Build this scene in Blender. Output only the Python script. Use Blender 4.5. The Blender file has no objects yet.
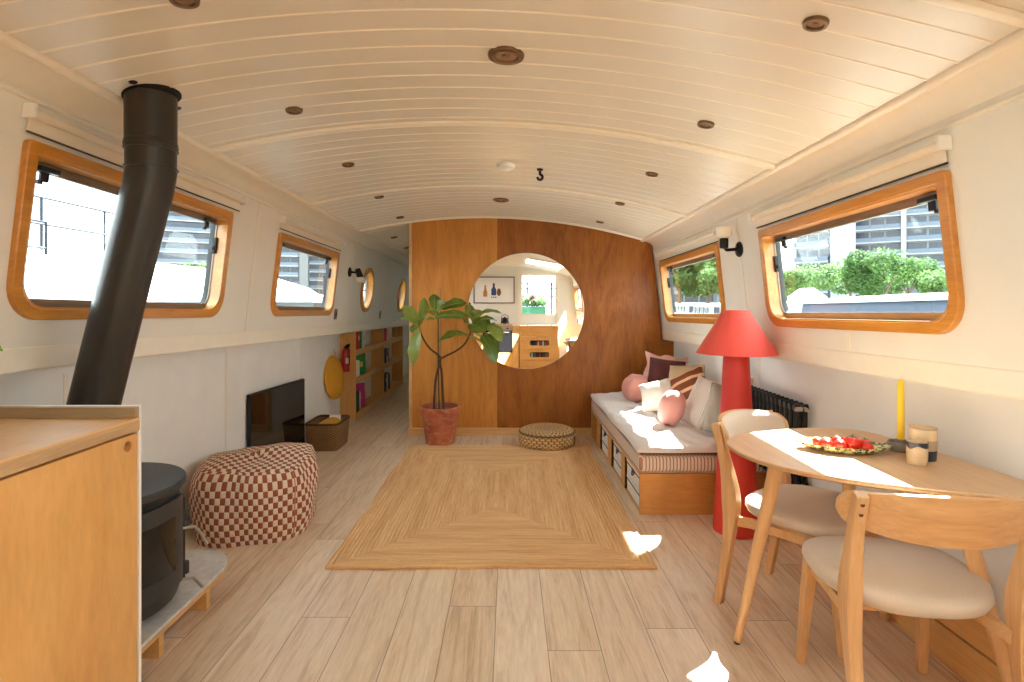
import bpy, bmesh, math, random
from mathutils import Vector, Matrix, Euler
R = math.radians
PI = math.pi
random.seed(7)
scene = bpy.context.scene
col = scene.collection

# ------------------------------------------------------------------ camera, sky, sun, exposure
F, CX, CY, H = 560.0, 509.0, 302.0, 1.30
cam_d = bpy.data.cameras.new('camera')
cam_d.sensor_width = 36.0
cam_d.lens = 36.0 * F / 1024.0
cam_d.shift_x = (512.0 - CX) / 1024.0
cam_d.shift_y = -(341.0 - CY) / 1024.0
cam_d.clip_start = 0.05
cam_d.clip_end = 1000
cam = bpy.data.objects.new('camera', cam_d)
cam.location = (0, 0, H)
cam.rotation_euler = (R(90), 0, 0)
col.objects.link(cam)
scene.camera = cam

world = bpy.data.worlds.new('sky')
scene.world = world
world.use_nodes = True
wn = world.node_tree
wn.nodes.clear()
w_out = wn.nodes.new('ShaderNodeOutputWorld')
w_bg = wn.nodes.new('ShaderNodeBackground')
w_tc = wn.nodes.new('ShaderNodeTexCoord')
w_sep = wn.nodes.new('ShaderNodeSeparateXYZ')
w_rmp = wn.nodes.new('ShaderNodeValToRGB')
w_rmp.color_ramp.elements[0].position = 0.0
w_rmp.color_ramp.elements[0].color = (0.87, 0.985, 1.02, 1)
w_rmp.color_ramp.elements[1].position = 0.75
w_rmp.color_ramp.elements[1].color = (0.70, 0.89, 1.03, 1)
w_bg.inputs['Strength'].default_value = 2.6
wn.links.new(w_tc.outputs['Generated'], w_sep.inputs[0])
wn.links.new(w_sep.outputs['Z'], w_rmp.inputs[0])
wn.links.new(w_rmp.outputs[0], w_bg.inputs['Color'])
wn.links.new(w_bg.outputs[0], w_out.inputs[0])

sun_d = bpy.data.lights.new('sun', 'SUN')
sun_d.energy = 26.0
sun_d.color = (0.88, 0.985, 1.03)
sun_d.angle = R(0.8)
sun = bpy.data.objects.new('sun', sun_d)
sun.location = (20, 25, 40)
sun.rotation_euler = Vector((-0.535, -0.70, -1.0)).to_track_quat('-Z', 'Y').to_euler()
col.objects.link(sun)

scene.view_settings.view_transform = 'Standard'
scene.view_settings.look = 'None'
scene.view_settings.gamma = 1.0
scene.view_settings.use_curve_mapping = False
scene.view_settings.exposure = 1.60
scene.cycles.max_bounces = 14
scene.cycles.diffuse_bounces = 10
scene.cycles.glossy_bounces = 5
scene.cycles.transparent_max_bounces = 12
scene.cycles.sample_clamp_indirect = 8.0
scene.cycles.use_denoising = True

# ------------------------------------------------------------------ helpers
def s2l(c):
    """sRGB 0-255 triple to linear RGBA"""
    out = []
    for v in c[:3]:
        v = v / 255.0
        out.append(v / 12.92 if v <= 0.04045 else ((v + 0.055) / 1.055) ** 2.4)
    return (*out, 1.0)


class NT:
    def __init__(self, name):
        self.m = bpy.data.materials.new(name)
        self.m.use_nodes = True
        self.t = self.m.node_tree
        self.t.nodes.clear()
        self.out = self.t.nodes.new('ShaderNodeOutputMaterial')
        self.p = self.t.nodes.new('ShaderNodeBsdfPrincipled')
        self.t.links.new(self.p.outputs[0], self.out.inputs[0])

    def n(self, kind, **kw):
        nd = self.t.nodes.new('ShaderNode' + kind)
        for k, v in kw.items():
            setattr(nd, k, v)
        return nd

    def l(self, a, b):
        self.t.links.new(a, b)

    def set(self, **kw):
        for k, v in kw.items():
            self.p.inputs[k.replace('_', ' ')].default_value = v
        return self

    def coord(self, out='Object', scale=(1, 1, 1), loc=(0, 0, 0), rot=(0, 0, 0)):
        tc = self.n('TexCoord')
        mp = self.n('Mapping')
        mp.inputs['Scale'].default_value = scale
        mp.inputs['Location'].default_value = loc
        mp.inputs['Rotation'].default_value = rot
        self.l(tc.outputs[out], mp.inputs[0])
        return mp.outputs[0]

    def noise(self, vec, scale=5, detail=4, rough=0.55, dist=0.0):
        nd = self.n('TexNoise')
        nd.inputs['Scale'].default_value = scale
        nd.inputs['Detail'].default_value = detail
        nd.inputs['Roughness'].default_value = rough
        nd.inputs['Distortion'].default_value = dist
        if vec is not None:
            self.l(vec, nd.inputs['Vector'])
        return nd.outputs['Fac']

    def ramp(self, fac, stops, interp='LINEAR'):
        nd = self.n('ValToRGB')
        cr = nd.color_ramp
        cr.interpolation = interp
        while len(cr.elements) < len(stops):
            cr.elements.new(0.5)
        for e, (p, c) in zip(cr.elements, stops):
            e.position = p
            e.color = c
        self.l(fac, nd.inputs[0])
        return nd.outputs[0]

    def math(self, op, a, b=None):
        nd = self.n('Math', operation=op)
        for i, v in enumerate((a, b)):
            if v is None:
                continue
            if isinstance(v, (int, float)):
                nd.inputs[i].default_value = v
            else:
                self.l(v, nd.inputs[i])
        return nd.outputs[0]

    def mix(self, fac, a, b, mode='MIX'):
        nd = self.n('Mix', data_type='RGBA', blend_type=mode)
        for i, v in ((0, fac), (6, a), (7, b)):
            if isinstance(v, (int, float)):
                nd.inputs[i].default_value = v
            elif isinstance(v, tuple):
                nd.inputs[i].default_value = v
            else:
                self.l(v, nd.inputs[i])
        return nd.outputs[2]

    def base(self, c):
        self.l(c, self.p.inputs['Base Color'])
        return self

    def bump(self, h, strength=0.2, dist=0.01):
        nd = self.n('Bump')
        nd.inputs['Strength'].default_value = strength
        nd.inputs['Distance'].default_value = dist
        self.l(h, nd.inputs['Height'])
        self.l(nd.outputs[0], self.p.inputs['Normal'])
        return self


def plain(name, c, rough=0.5, metal=0.0, var=0.06, scale=18, bump=0.0, bscale=None, coat=0.0):
    """a nearly even surface with faint mottling"""
    t = NT(name)
    t.set(Roughness=rough, Metallic=metal)
    if coat:
        t.p.inputs['Coat Weight'].default_value = coat
    c = s2l(c)
    v = t.coord()
    f = t.noise(v, scale, 3)
    lo = tuple(x * (1 - var) for x in c[:3]) + (1,)
    hi = tuple(min(1, x * (1 + var)) for x in c[:3]) + (1,)
    t.base(t.ramp(f, [(0.3, lo), (0.7, hi)]))
    if bump:
        t.bump(t.noise(v, bscale or scale * 6, 3), bump, 0.004)
    return t.m


def wood(name, c1, c2, axis='x', rough=0.45, fine=1.0, coat=0.0, blotch=0.0, stretch=0.07):
    t = NT(name)
    t.set(Roughness=rough)
    if coat:
        t.p.inputs['Coat Weight'].default_value = coat
        t.p.inputs['Coat Roughness'].default_value = 0.15
    k = {'x': 0, 'y': 1, 'z': 2}[axis]
    sc = [1, 1, 1]
    sc[k] = stretch
    v = t.coord(scale=tuple(sc))
    f = t.noise(v, 22 * fine, 6, 0.6, 0.6)
    g = t.noise(v, 120 * fine, 3, 0.6)
    mid = tuple((a + b) / 2 for a, b in zip(s2l(c1), s2l(c2)))
    cc = t.ramp(f, [(0.28, s2l(c1)), (0.5, mid), (0.72, s2l(c2))])
    cc = t.mix(0.30, cc, t.ramp(g, [(0.3, s2l(tuple(x * 0.86 for x in c1))), (0.7, s2l(c2))]))
    if blotch:
        b = t.noise(t.coord(scale=(1, 1, 0.45)), 2.6, 3, 0.6, 1.5)
        cc = t.mix(blotch, cc, t.ramp(b, [(0.3, s2l(tuple(x * 0.82 for x in c1))), (0.7, s2l(c2))]))
    t.base(cc)
    t.bump(g, 0.08, 0.002)
    return t.m


def fabric(name, c, rough=0.95, weave=900, var=0.1, bump=0.25):
    t = NT(name)
    t.set(Roughness=rough)
    t.p.inputs['Sheen Weight'].default_value = 0.15
    v = t.coord()
    c = s2l(c)
    f = t.noise(v, weave, 2, 0.7)
    lo = tuple(x * (1 - var) for x in c[:3]) + (1,)
    hi = tuple(min(1, x * (1 + var)) for x in c[:3]) + (1,)
    t.base(t.ramp(f, [(0.35, lo), (0.65, hi)]))
    t.bump(f, bump, 0.002)
    return t.m


def striped(name, ca, cb, width, duty=0.5, dirv=(1, 1, 0), rough=0.95):
    """hard stripes along dirv (object space)"""
    t = NT(name)
    t.set(Roughness=rough)
    tc = t.n('TexCoord')
    d = t.n('VectorMath', operation='DOT_PRODUCT')
    d.inputs[1].default_value = dirv
    t.l(tc.outputs['Object'], d.inputs[0])
    f = t.math('FRACT', t.math('DIVIDE', d.outputs['Value'], width))
    t.base(t.ramp(f, [(0, s2l(ca)), (duty, s2l(cb))], 'CONSTANT'))
    return t.m


ROOT = {}


class MB:
    """collects shapes; build() links them as one mesh object"""

    def __init__(self):
        self.bm = bmesh.new()
        self.uv = self.bm.loops.layers.uv.new('UVMap')
        self.mi = 0

    def _f(self, vs):
        try:
            f = self.bm.faces.new(vs)
            f.material_index = self.mi
            return f
        except ValueError:
            return None

    def box(self, x0, x1, y0, y1, z0, z1, fn=None):
        c = [(x0, y0, z0), (x1, y0, z0), (x1, y1, z0), (x0, y1, z0), (x0, y0, z1), (x1, y0, z1), (x1, y1, z1), (x0, y1, z1)]
        v = [self.bm.verts.new(fn(*p) if fn else p) for p in c]
        for q in ((3, 2, 1, 0), (4, 5, 6, 7), (0, 1, 5, 4), (1, 2, 6, 5), (2, 3, 7, 6), (3, 0, 4, 7)):
            self._f([v[i] for i in q])
        return self

    def obox(self, c, size, rot=(0, 0, 0)):
        m = Matrix.Translation(c) @ (rot.to_4x4() if isinstance(rot, (Matrix,)) else Euler(rot).to_matrix().to_4x4())
        x, y, z = (s / 2 for s in size)
        return self.box(-x, x, -y, y, -z, z, lambda a, b, d: m @ Vector((a, b, d)))

    def bar(self, p0, p1, w, d=None, n=4, w1=None, d1=None, twist=PI / 4):
        """straight bar; n=4 gives a rectangle w x d"""
        d = d or w
        return self.sweep([p0, p1], [(w, d), (w1 or w, d1 or (d if w1 is None else w1))], n, twist)

    def sweep(self, pts, rads, n=12, twist=0.0, up=None, cap=True):
        pts = [Vector(p) for p in pts]
        k = len(pts)
        if not isinstance(rads, (list, tuple)):
            rads = [rads] * k
        rads = [(r, r) if isinstance(r, (int, float)) else r for r in rads]
        if n == 4:
            rads = [(a * 0.70711, b * 0.70711) for a, b in rads]
            twist = PI / 4
        tan = []
        for i in range(k):
            a = pts[max(0, i - 1)]
            b = pts[min(k - 1, i + 1)]
            tan.append((b - a).normalized())
        ref = Vector(up) if up else (Vector((1, 0, 0)) if abs(tan[0].x) < 0.9 else Vector((0, 0, 1)))
        rings = []
        ux = (ref - tan[0] * ref.dot(tan[0])).normalized()
        for i in range(k):
            ux = (ux - tan[i] * ux.dot(tan[i])).normalized()
            uy = tan[i].cross(ux)
            ring = []
            for j in range(n):
                a = 2 * PI * j / n + twist
                ring.append(self.bm.verts.new(pts[i] + ux * (math.cos(a) * rads[i][0]) + uy * (math.sin(a) * rads[i][1])))
            rings.append(ring)
        for i in range(k - 1):
            for j in range(n):
                self._f([rings[i][j], rings[i][(j + 1) % n], rings[i + 1][(j + 1) % n], rings[i + 1][j]])
        if cap:
            self._f(list(reversed(rings[0])))
            self._f(rings[-1])
        return self

    def lathe(self, prof, c=(0, 0, 0), n=32, m=None, sq=None):
        """profile of (r, z) turned about z; m an optional matrix; sq superellipse exponent"""
        rings = []
        for r, z in prof:
            ring = []
            for j in range(n):
                a = 2 * PI * j / n
                ca, sa = math.cos(a), math.sin(a)
                k = 1.0
                if sq:
                    k = 1.0 / (abs(ca) ** sq + abs(sa) ** sq) ** (1.0 / sq)
                p = Vector((r * ca * k, r * sa * k, z))
                if m is not None:
                    p = m @ p
                ring.append(self.bm.verts.new(p + Vector(c)))
            rings.append(ring)
        for i in range(len(rings) - 1):
            for j in range(n):
                self._f([rings[i][j], rings[i][(j + 1) % n], rings[i + 1][(j + 1) % n], rings[i + 1][j]])
        self._f(list(reversed(rings[0])))
        self._f(rings[-1])
        return self

    def grid(self, fn, nu, nv, closeu=False, closev=False, uvs=None):
        """fn(u, v) for u, v in 0..1"""
        ru = nu if closeu else nu + 1
        rv = nv if closev else nv + 1
        V = [[self.bm.verts.new(fn(i / nu, j / nv)) for j in range(rv)] for i in range(ru)]
        for i in range(nu):
            for j in range(nv):
                f = self._f([V[i][j], V[(i + 1) % ru][j], V[(i + 1) % ru][(j + 1) % rv], V[i][(j + 1) % rv]])
                if f and uvs:
                    for lp, (a, b) in zip(f.loops, ((i, j), (i + 1, j), (i + 1, j + 1), (i, j + 1))):
                        lp[self.uv].uv = uvs(a / nu, b / nv)
        return self

    def prism(self, pts, d0, d1, fn):
        """outline pts (a, b) between depths d0 and d1, through fn(a, b, d)"""
        A = [self.bm.verts.new(fn(a, b, d0)) for a, b in pts]
        B = [self.bm.verts.new(fn(a, b, d1)) for a, b in pts]
        n = len(pts)
        self._f(list(reversed(A)))
        self._f(B)
        for i in range(n):
            self._f([A[i], A[(i + 1) % n], B[(i + 1) % n], B[i]])
        return self

    def ring(self, outer, inner, d0, d1, fn):
        """frame between two outlines of equal length"""
        n = len(outer)
        q = [[self.bm.verts.new(fn(a, b, d)) for a, b in o] for o, d in ((outer, d0), (outer, d1), (inner, d1), (inner, d0))]
        for i in range(n):
            j = (i + 1) % n
            for k in range(4):
                a, b = q[k], q[(k + 1) % 4]
                self._f([a[i], a[j], b[j], b[i]])
        return self

    def plate(self, outer, holes, d0, d1, fn):
        """outline with holes cut through"""
        tb = bmesh.new()
        edges = []
        loops = [outer] + holes
        for lp in loops:
            vs = [tb.verts.new((a, b, 0)) for a, b in lp]
            for i in range(len(vs)):
                edges.append(tb.edges.new((vs[i], vs[(i + 1) % len(vs)])))
        bmesh.ops.triangle_fill(tb, use_beauty=True, use_dissolve=False, edges=edges)
        tb.verts.index_update()
        for d, rev in ((d0, False), (d1, True)):
            mp = {v.index: self.bm.verts.new(fn(v.co.x, v.co.y, d)) for v in tb.verts}
            for f in tb.faces:
                vs = [mp[v.index] for v in f.verts]
                self._f(vs[::-1] if rev else vs)
        tb.free()
        for lp in loops:
            n = len(lp)
            A = [self.bm.verts.new(fn(a, b, d0)) for a, b in lp]
            B = [self.bm.verts.new(fn(a, b, d1)) for a, b in lp]
            for i in range(n):
                self._f([A[i], A[(i + 1) % n], B[(i + 1) % n], B[i]])
        return self

    def build(self, name, mats, parent=None, smooth=True, bevel=0.0, local=False, sub=0, seg=2, angle=40, recalc=True, kind=None):
        if recalc:
            bmesh.ops.remove_doubles(self.bm, verts=self.bm.verts, dist=1e-5)
            bmesh.ops.recalc_face_normals(self.bm, faces=self.bm.faces)
        if parent is not None and not local:
            self.bm.transform(ROOT[parent.name].inverted())
        me = bpy.data.meshes.new(name)
        self.bm.to_mesh(me)
        self.bm.free()
        if not isinstance(mats, (list, tuple)):
            mats = [mats]
        for m in mats:
            me.materials.append(m)
        if smooth:
            me.shade_smooth()
            me.set_sharp_from_angle(angle=R(angle))
        o = bpy.data.objects.new(name, me)
        col.objects.link(o)
        if parent is not None:
            o.parent = parent
            ROOT[o.name] = ROOT[parent.name]
        else:
            ROOT[o.name] = Matrix.Identity(4)
        if bevel:
            b = o.modifiers.new('bevel', 'BEVEL')
            b.width = bevel
            b.segments = seg
            b.limit_method = 'ANGLE'
            b.angle_limit = R(35)
            b.harden_normals = False
        if sub:
            s = o.modifiers.new('smooth', 'SUBSURF')
            s.levels = s.render_levels = sub
        if kind:
            o['kind'] = kind
        return o


def tag(o, label, cat, group=None):
    o['label'] = label
    o['category'] = cat
    if group:
        o['group'] = group
    return o


def thing(name, label, cat, loc=(0, 0, 0), rotz=0.0, group=None):
    o = bpy.data.objects.new(name, None)
    o.empty_display_size = 0.1
    o.location = loc
    o.rotation_euler = (0, 0, rotz)
    col.objects.link(o)
    ROOT[o.name] = Matrix.Translation(loc) @ Matrix.Rotation(rotz, 4, 'Z')
    return tag(o, label, cat, group)


def dup(root, loc, rotz=0.0, label=None, scale=None):
    """copy a thing with its parts and their sub-parts"""
    def cp(o, par):
        c = o.copy()
        col.objects.link(c)
        if par is not None:
            c.parent = par
        for ch in [x for x in col.objects if x.parent == o]:
            cp(ch, c)
        return c
    r = cp(root, None)
    r.location = loc
    r.rotation_euler = (0, 0, rotz)
    if scale:
        r.scale = scale
    if label:
        r['label'] = label
    ROOT[r.name] = Matrix.Translation(loc) @ Matrix.Rotation(rotz, 4, 'Z')
    return r


def struct(o):
    o['kind'] = 'structure'
    return o


def rrect(x0, x1, y0, y1, rb, rt, n=8):
    """rounded rectangle outline, bottom corner radius rb, top rt (same count always)"""
    pts = []
    for cx, cy, r, a0 in ((x0 + rb, y0 + rb, rb, PI), (x1 - rb, y0 + rb, rb, 1.5 * PI), (x1 - rt, y1 - rt, rt, 0), (x0 + rt, y1 - rt, rt, 0.5 * PI)):
        for i in range(n + 1):
            a = a0 + 0.5 * PI * i / n
            pts.append((cx + r * math.cos(a), cy + r * math.sin(a)))
    return pts


def circ(cx, cy, r, n=40):
    return [(cx + r * math.cos(2 * PI * i / n), cy + r * math.sin(2 * PI * i / n)) for i in range(n)]


def spline(pts, k=6, closed=True):
    """Catmull-Rom through pts"""
    out = []
    n = len(pts)
    P = [Vector(p) for p in pts]
    rng = range(n) if closed else range(n - 1)
    for i in rng:
        p1, p2 = P[i], P[(i + 1) % n]
        p0 = P[i - 1] if closed or i > 0 else p1
        p3 = P[(i + 2) % n] if closed or i + 2 < n else p2
        for j in range(k):
            t = j / k
            out.append(0.5 * ((2 * p1) + (p2 - p0) * t + (2 * p0 - 5 * p1 + 4 * p2 - p3) * t * t + (3 * p1 - p0 - 3 * p2 + p3) * t ** 3))
    if not closed:
        out.append(P[-1])
    return out


def at(u, v, y):
    """the point at depth y seen at photo position (u, v): used to read off real sizes"""
    return Vector(((u - CX) / F * y, y, H + (CY - v) / F * y))


# ------------------------------------------------------------------ the boat's own shape
def sh(y):
    return -0.0195 * (y - 2.72)          # the cabin's sheer: it dips slowly towards midships


XC = -0.075


def zc(x, y):
    t = (x - XC) / 1.395
    return 1.994 - 0.0315 * (x - XC) + 0.181 * (1 - t * t) + sh(y)


def wl(y, zp, d):                        # left cabin side; d metres outward
    return Vector((-1.575 - (2.0 - zp) * 0.117 - d, y, zp + sh(y)))


def wr(y, zp, d):                        # right cabin side
    return Vector((1.435 + (1.72 - zp) * 0.11 + d, y, zp + sh(y)))


Y0, Y1 = -1.7, 10.6
XLL, XRL = -1.86, 1.61                   # lower hull sides

# ------------------------------------------------------------------ materials of the shell
m_ceil = plain('cream_gloss_paint', (217, 206, 188), 0.32, var=0.03, scale=3)
m_bead = plain('cream_paint_lit_bead', (236, 224, 204), 0.35, var=0.02)
m_wall = plain('warm_white_paint', (230, 225, 214), 0.45, var=0.025, scale=4)
m_low = plain('pale_grey_paint', (232, 231, 226), 0.5, var=0.03, scale=4)
m_trim = plain('cream_trim_paint', (236, 228, 212), 0.35, var=0.02)
m_frame = wood('varnished_window_wood', (186, 116, 34), (220, 152, 62), 'y', 0.3, 1.0, 0.5)
m_seal = plain('dark_seal', (52, 48, 44), 0.5)
m_alu = plain('grey_sash_metal', (150, 140, 128), 0.4, 0.6)
m_black = plain('black_metal', (24, 23, 22), 0.4, 0.3)
m_white = plain('white_plastic', (238, 234, 226), 0.4, var=0.02)
m_pine = wood('pine_trim', (204, 152, 92), (226, 180, 122), 'x', 0.45)
m_dark = plain('dark_void', (18, 16, 14), 0.8)


def glass_mat():
    t = NT('window_glass')
    t.t.nodes.remove(t.p)
    tr = t.n('BsdfTransparent')
    tr.inputs[0].default_value = (0.97, 0.985, 0.98, 1)
    gl = t.n('BsdfGlossy')
    gl.inputs['Roughness'].default_value = 0.02
    lw = t.n('LayerWeight')
    lw.inputs[0].default_value = 0.5
    mx = t.n('MixShader')
    t.l(t.math('ADD', t.math('MULTIPLY', t.math('POWER', lw.outputs['Facing'], 5.0), 0.7), 0.02), mx.inputs[0])
    t.l(tr.outputs[0], mx.inputs[1])
    t.l(gl.outputs[0], mx.inputs[2])
    t.l(mx.outputs[0], t.out.inputs[0])
    return t.m


m_glass = glass_mat()


def floor_mat():
    t = NT('oak_floorboards')
    t.set(Roughness=0.42)
    tc = t.n('TexCoord')
    sp = t.n('SeparateXYZ')
    t.l(tc.outputs['Object'], sp.inputs[0])
    x, y = sp.outputs[0], sp.outputs[1]
    px = t.math('DIVIDE', t.math('ADD', x, 10.055), 0.2)
    ix = t.math('FLOOR', px)
    fx = t.math('FRACT', px)
    wnz = t.n('TexWhiteNoise', noise_dimensions='1D')
    t.l(ix, wnz.inputs['W'])
    py = t.math('DIVIDE', t.math('ADD', y, t.math('MULTIPLY', wnz.outputs['Value'], 7.3)), 1.75)
    iy = t.math('FLOOR', py)
    fy = t.math('FRACT', py)
    cmb = t.n('CombineXYZ')
    t.l(ix, cmb.inputs[0])
    t.l(iy, cmb.inputs[1])
    w2 = t.n('TexWhiteNoise', noise_dimensions='2D')
    t.l(cmb.outputs[0], w2.inputs['Vector'])
    # grain, shifted per board
    c3 = t.n('CombineXYZ')
    t.l(t.math('ADD', x, t.math('MULTIPLY', w2.outputs['Value'], 31.0)), c3.inputs[0])
    t.l(t.math('MULTIPLY', t.math('ADD', y, t.math('MULTIPLY', w2.outputs['Value'], 17.0)), 0.07), c3.inputs[1])
    g1 = t.noise(c3.outputs[0], 10, 6, 0.66, 3.2)
    g2 = t.noise(c3.outputs[0], 130, 3, 0.6)
    base = t.ramp(w2.outputs['Value'], [(0.0, s2l((202, 174, 142))), (0.35, s2l((228, 204, 172))), (0.7, s2l((238, 220, 196))), (1.0, s2l((214, 182, 146)))])
    grain = t.ramp(g1, [(0.36, s2l((180, 144, 110))), (0.50, s2l((228, 204, 174))), (0.70, s2l((244, 228, 204)))])
    cc = t.mix(0.5, base, grain)
    cc = t.mix(0.22, cc, t.ramp(g2, [(0.35, s2l((150, 112, 78))), (0.65, s2l((226, 196, 164)))]))
    # joints
    ex = t.math('MINIMUM', fx, t.math('SUBTRACT', 1.0, fx))
    ey = t.math('MINIMUM', fy, t.math('SUBTRACT', 1.0, fy))
    jx = t.math('LESS_THAN', ex, 0.009)
    jy = t.math('LESS_THAN', ey, 0.0011)
    j = t.math('MAXIMUM', jx, jy)
    cc = t.mix(t.math('MULTIPLY', j, 0.62), cc, s2l((96, 68, 44)))
    t.base(cc)
    h = t.math('SUBTRACT', t.math('MULTIPLY', g2, 0.35), t.math('MULTIPLY', j, 1.0))
    t.bump(h, 0.25, 0.002)
    return t.m


m_floor = floor_mat()

# ------------------------------------------------------------------ floor, ceiling, walls
struct(MB().box(-2.0, 1.75, Y0 - 0.1, Y1 + 0.1, -0.06, 0.0).build('floor', m_floor, smooth=False))

# ceiling of narrow boards running across the boat, a small bead at each joint
cm = MB()
NX = 28
xs = [-1.47 + 2.79 * i / NX for i in range(NX + 1)]
PITCH = 0.118
ys, kinds = [], []
y = Y0
while y < Y1:
    ys += [(y, 0.0), (y + PITCH - 0.011, 0.0), (y + PITCH - 0.008, -0.0028), (y + PITCH - 0.003, -0.0028)]
    y += PITCH
ys.append((y, 0.0))
HX0, HX1, HY0, HY1 = 17, 25, -0.10, 0.85        # roof opening added to let in daylight, above and behind the camera
prev = None
for k, (yy, dz) in enumerate(ys):
    row = [cm.bm.verts.new((x, yy, zc(x, yy) + dz)) for x in xs]
    if prev:
        cm.mi = 1 if (k % 4) in (2, 3, 0) else 0  # beads lighter than the boards: the light they catch is painted in
        for i in range(NX):
            if HX0 < i < HX1 and HY0 < yy <= HY1 + 0.05:
                continue
            cm._f([prev[i], prev[i + 1], row[i + 1], row[i]])
    prev = row
cm.mi = 0
LY = (Y0, HY0 + 0.02, HY1 + 0.02, Y1 + 0.1)
lid = [[cm.bm.verts.new((x, yy, zc(x, yy) + 0.06)) for x in xs] for yy in LY]
for j in range(3):
    for i in range(NX):
        if j == 1 and HX0 < i < HX1:
            continue
        cm._f([lid[j][i], lid[j + 1][i], lid[j + 1][i + 1], lid[j][i + 1]])
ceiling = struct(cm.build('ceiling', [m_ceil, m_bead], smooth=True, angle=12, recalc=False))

hx0, hx1 = xs[HX0 + 1], xs[HX1]
hb = MB()
for k in range(2):
    hb.ring([(hx0 - 0.05, HY0 - 0.03), (hx1 + 0.05, HY0 - 0.03), (hx1 + 0.05, HY1 + 0.05), (hx0 - 0.05, HY1 + 0.05)], [(hx0, HY0 + 0.02), (hx1, HY0 + 0.02), (hx1, HY1), (hx0, HY1)], -0.012, 0.16, lambda p, q_, d: (p, q_, zc(p, q_) + d))
    break
struct(hb.build('trim_added_hatch', m_bead, smooth=False))

# cross battens under the ceiling
for k, yb in enumerate((-1.33, 1.37, 2.72, 4.07, 5.40, 6.77, 8.12, 9.47)):
    b = MB()
    b.sweep([(x, yb, zc(x, yb) - 0.003) for x in xs], [(0.021, 0.015)] * len(xs), 8, up=(0, 1, 0))
    struct(b.build('trim_%d' % (k + 1), m_bead))

# cabin sides with rounded windows and portholes cut through
WIN = {  # name: (map, y0, y1, zbottom, ztop)
    'window_1': (wl, 1.84, 3.21, 1.222, 1.822),
    'window_2': (wl, 3.88, 5.23, 1.222, 1.808),
    'window_3': (wr, 1.82, 3.19, 1.172, 1.716),
    'window_4': (wr, 3.83, 5.29, 1.165, 1.724),
    'window_5': (wr, -1.40, -0.30, 1.172, 1.716),
    'window_6': (wl, -1.30, 0.30, 1.222, 1.822),
}
PORT = {'window_7': (6.42, 1.51), 'window_8': (8.47, 1.51), 'window_9_added': (9.9, 1.51)}  # the last porthole is out of view, added to brighten the corridor
FW = 0.040


def inner(name, e=0.0):
    fn, y0, y1, z0, z1 = WIN[name]
    f = FW + e
    return rrect(y0 + f, y1 - f, z0 + f, z1 - f, 0.095, 0.012)


def outer(name):
    fn, y0, y1, z0, z1 = WIN[name]
    return rrect(y0, y1, z0, z1, 0.125, 0.02)


TH = 0.072
for side, fn in (('left', wl), ('right', wr)):
    zt = 2.0 if side == 'left' else 1.90
    zb = 1.04 if side == 'left' else 0.985
    holes = [inner(n, -0.006) for n in WIN if WIN[n][0] is fn]
    if side == 'left':
        holes += [circ(cy_, cz_, 0.216) for cy_, cz_ in PORT.values()]
    w = MB().plate([(Y0, zb), (Y1, zb), (Y1, zt), (Y0, zt)], holes, 0.0, TH, fn)
    struct(w.build('wall_' + side, m_wall, smooth=False))

# cove between cabin side and ceiling, with a half-round bead where they meet
for side in ('left', 'right'):
    b = MB()
    if side == 'left':
        a, c = (-1.455, 2.047), (-1.585, 1.965)
    else:
        a, c = (1.302, 1.962), (1.428, 1.862)
    sg = -1 if side == 'left' else 1
    prof = [(a[0], a[1] + 0.012), (a[0], a[1]), (a[0] + sg * 0.055, a[1] - 0.022), (a[0] + sg * 0.095, a[1] - 0.055), c, (c[0] + sg * 0.09, c[1]), (c[0] + sg * 0.09, a[1] + 0.10), (a[0] + sg * 0.02, a[1] + 0.10)]
    b.prism(prof, Y0, Y1, lambda p, q, d: (p, d, q + sh(d)))
    struct(b.build('trim_cove_' + side, m_trim, smooth=True, angle=50))
    b = MB()
    b.sweep([(a[0], Y0, a[1] - 0.004 + sh(Y0)), (a[0], Y1, a[1] - 0.004 + sh(Y1))], [(0.020, 0.020)] * 2, 14)
    struct(b.build('trim_bead_' + side, m_bead))
    b = MB()
    fn = wl if side == 'left' else wr
    zz = 1.955 if side == 'left' else 1.852
    b.sweep([fn(Y0, zz, 0.0), fn(Y1, zz, 0.0)], [(0.010, 0.010)] * 2, 8)
    struct(b.build('trim_line_' + side, m_trim))

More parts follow.
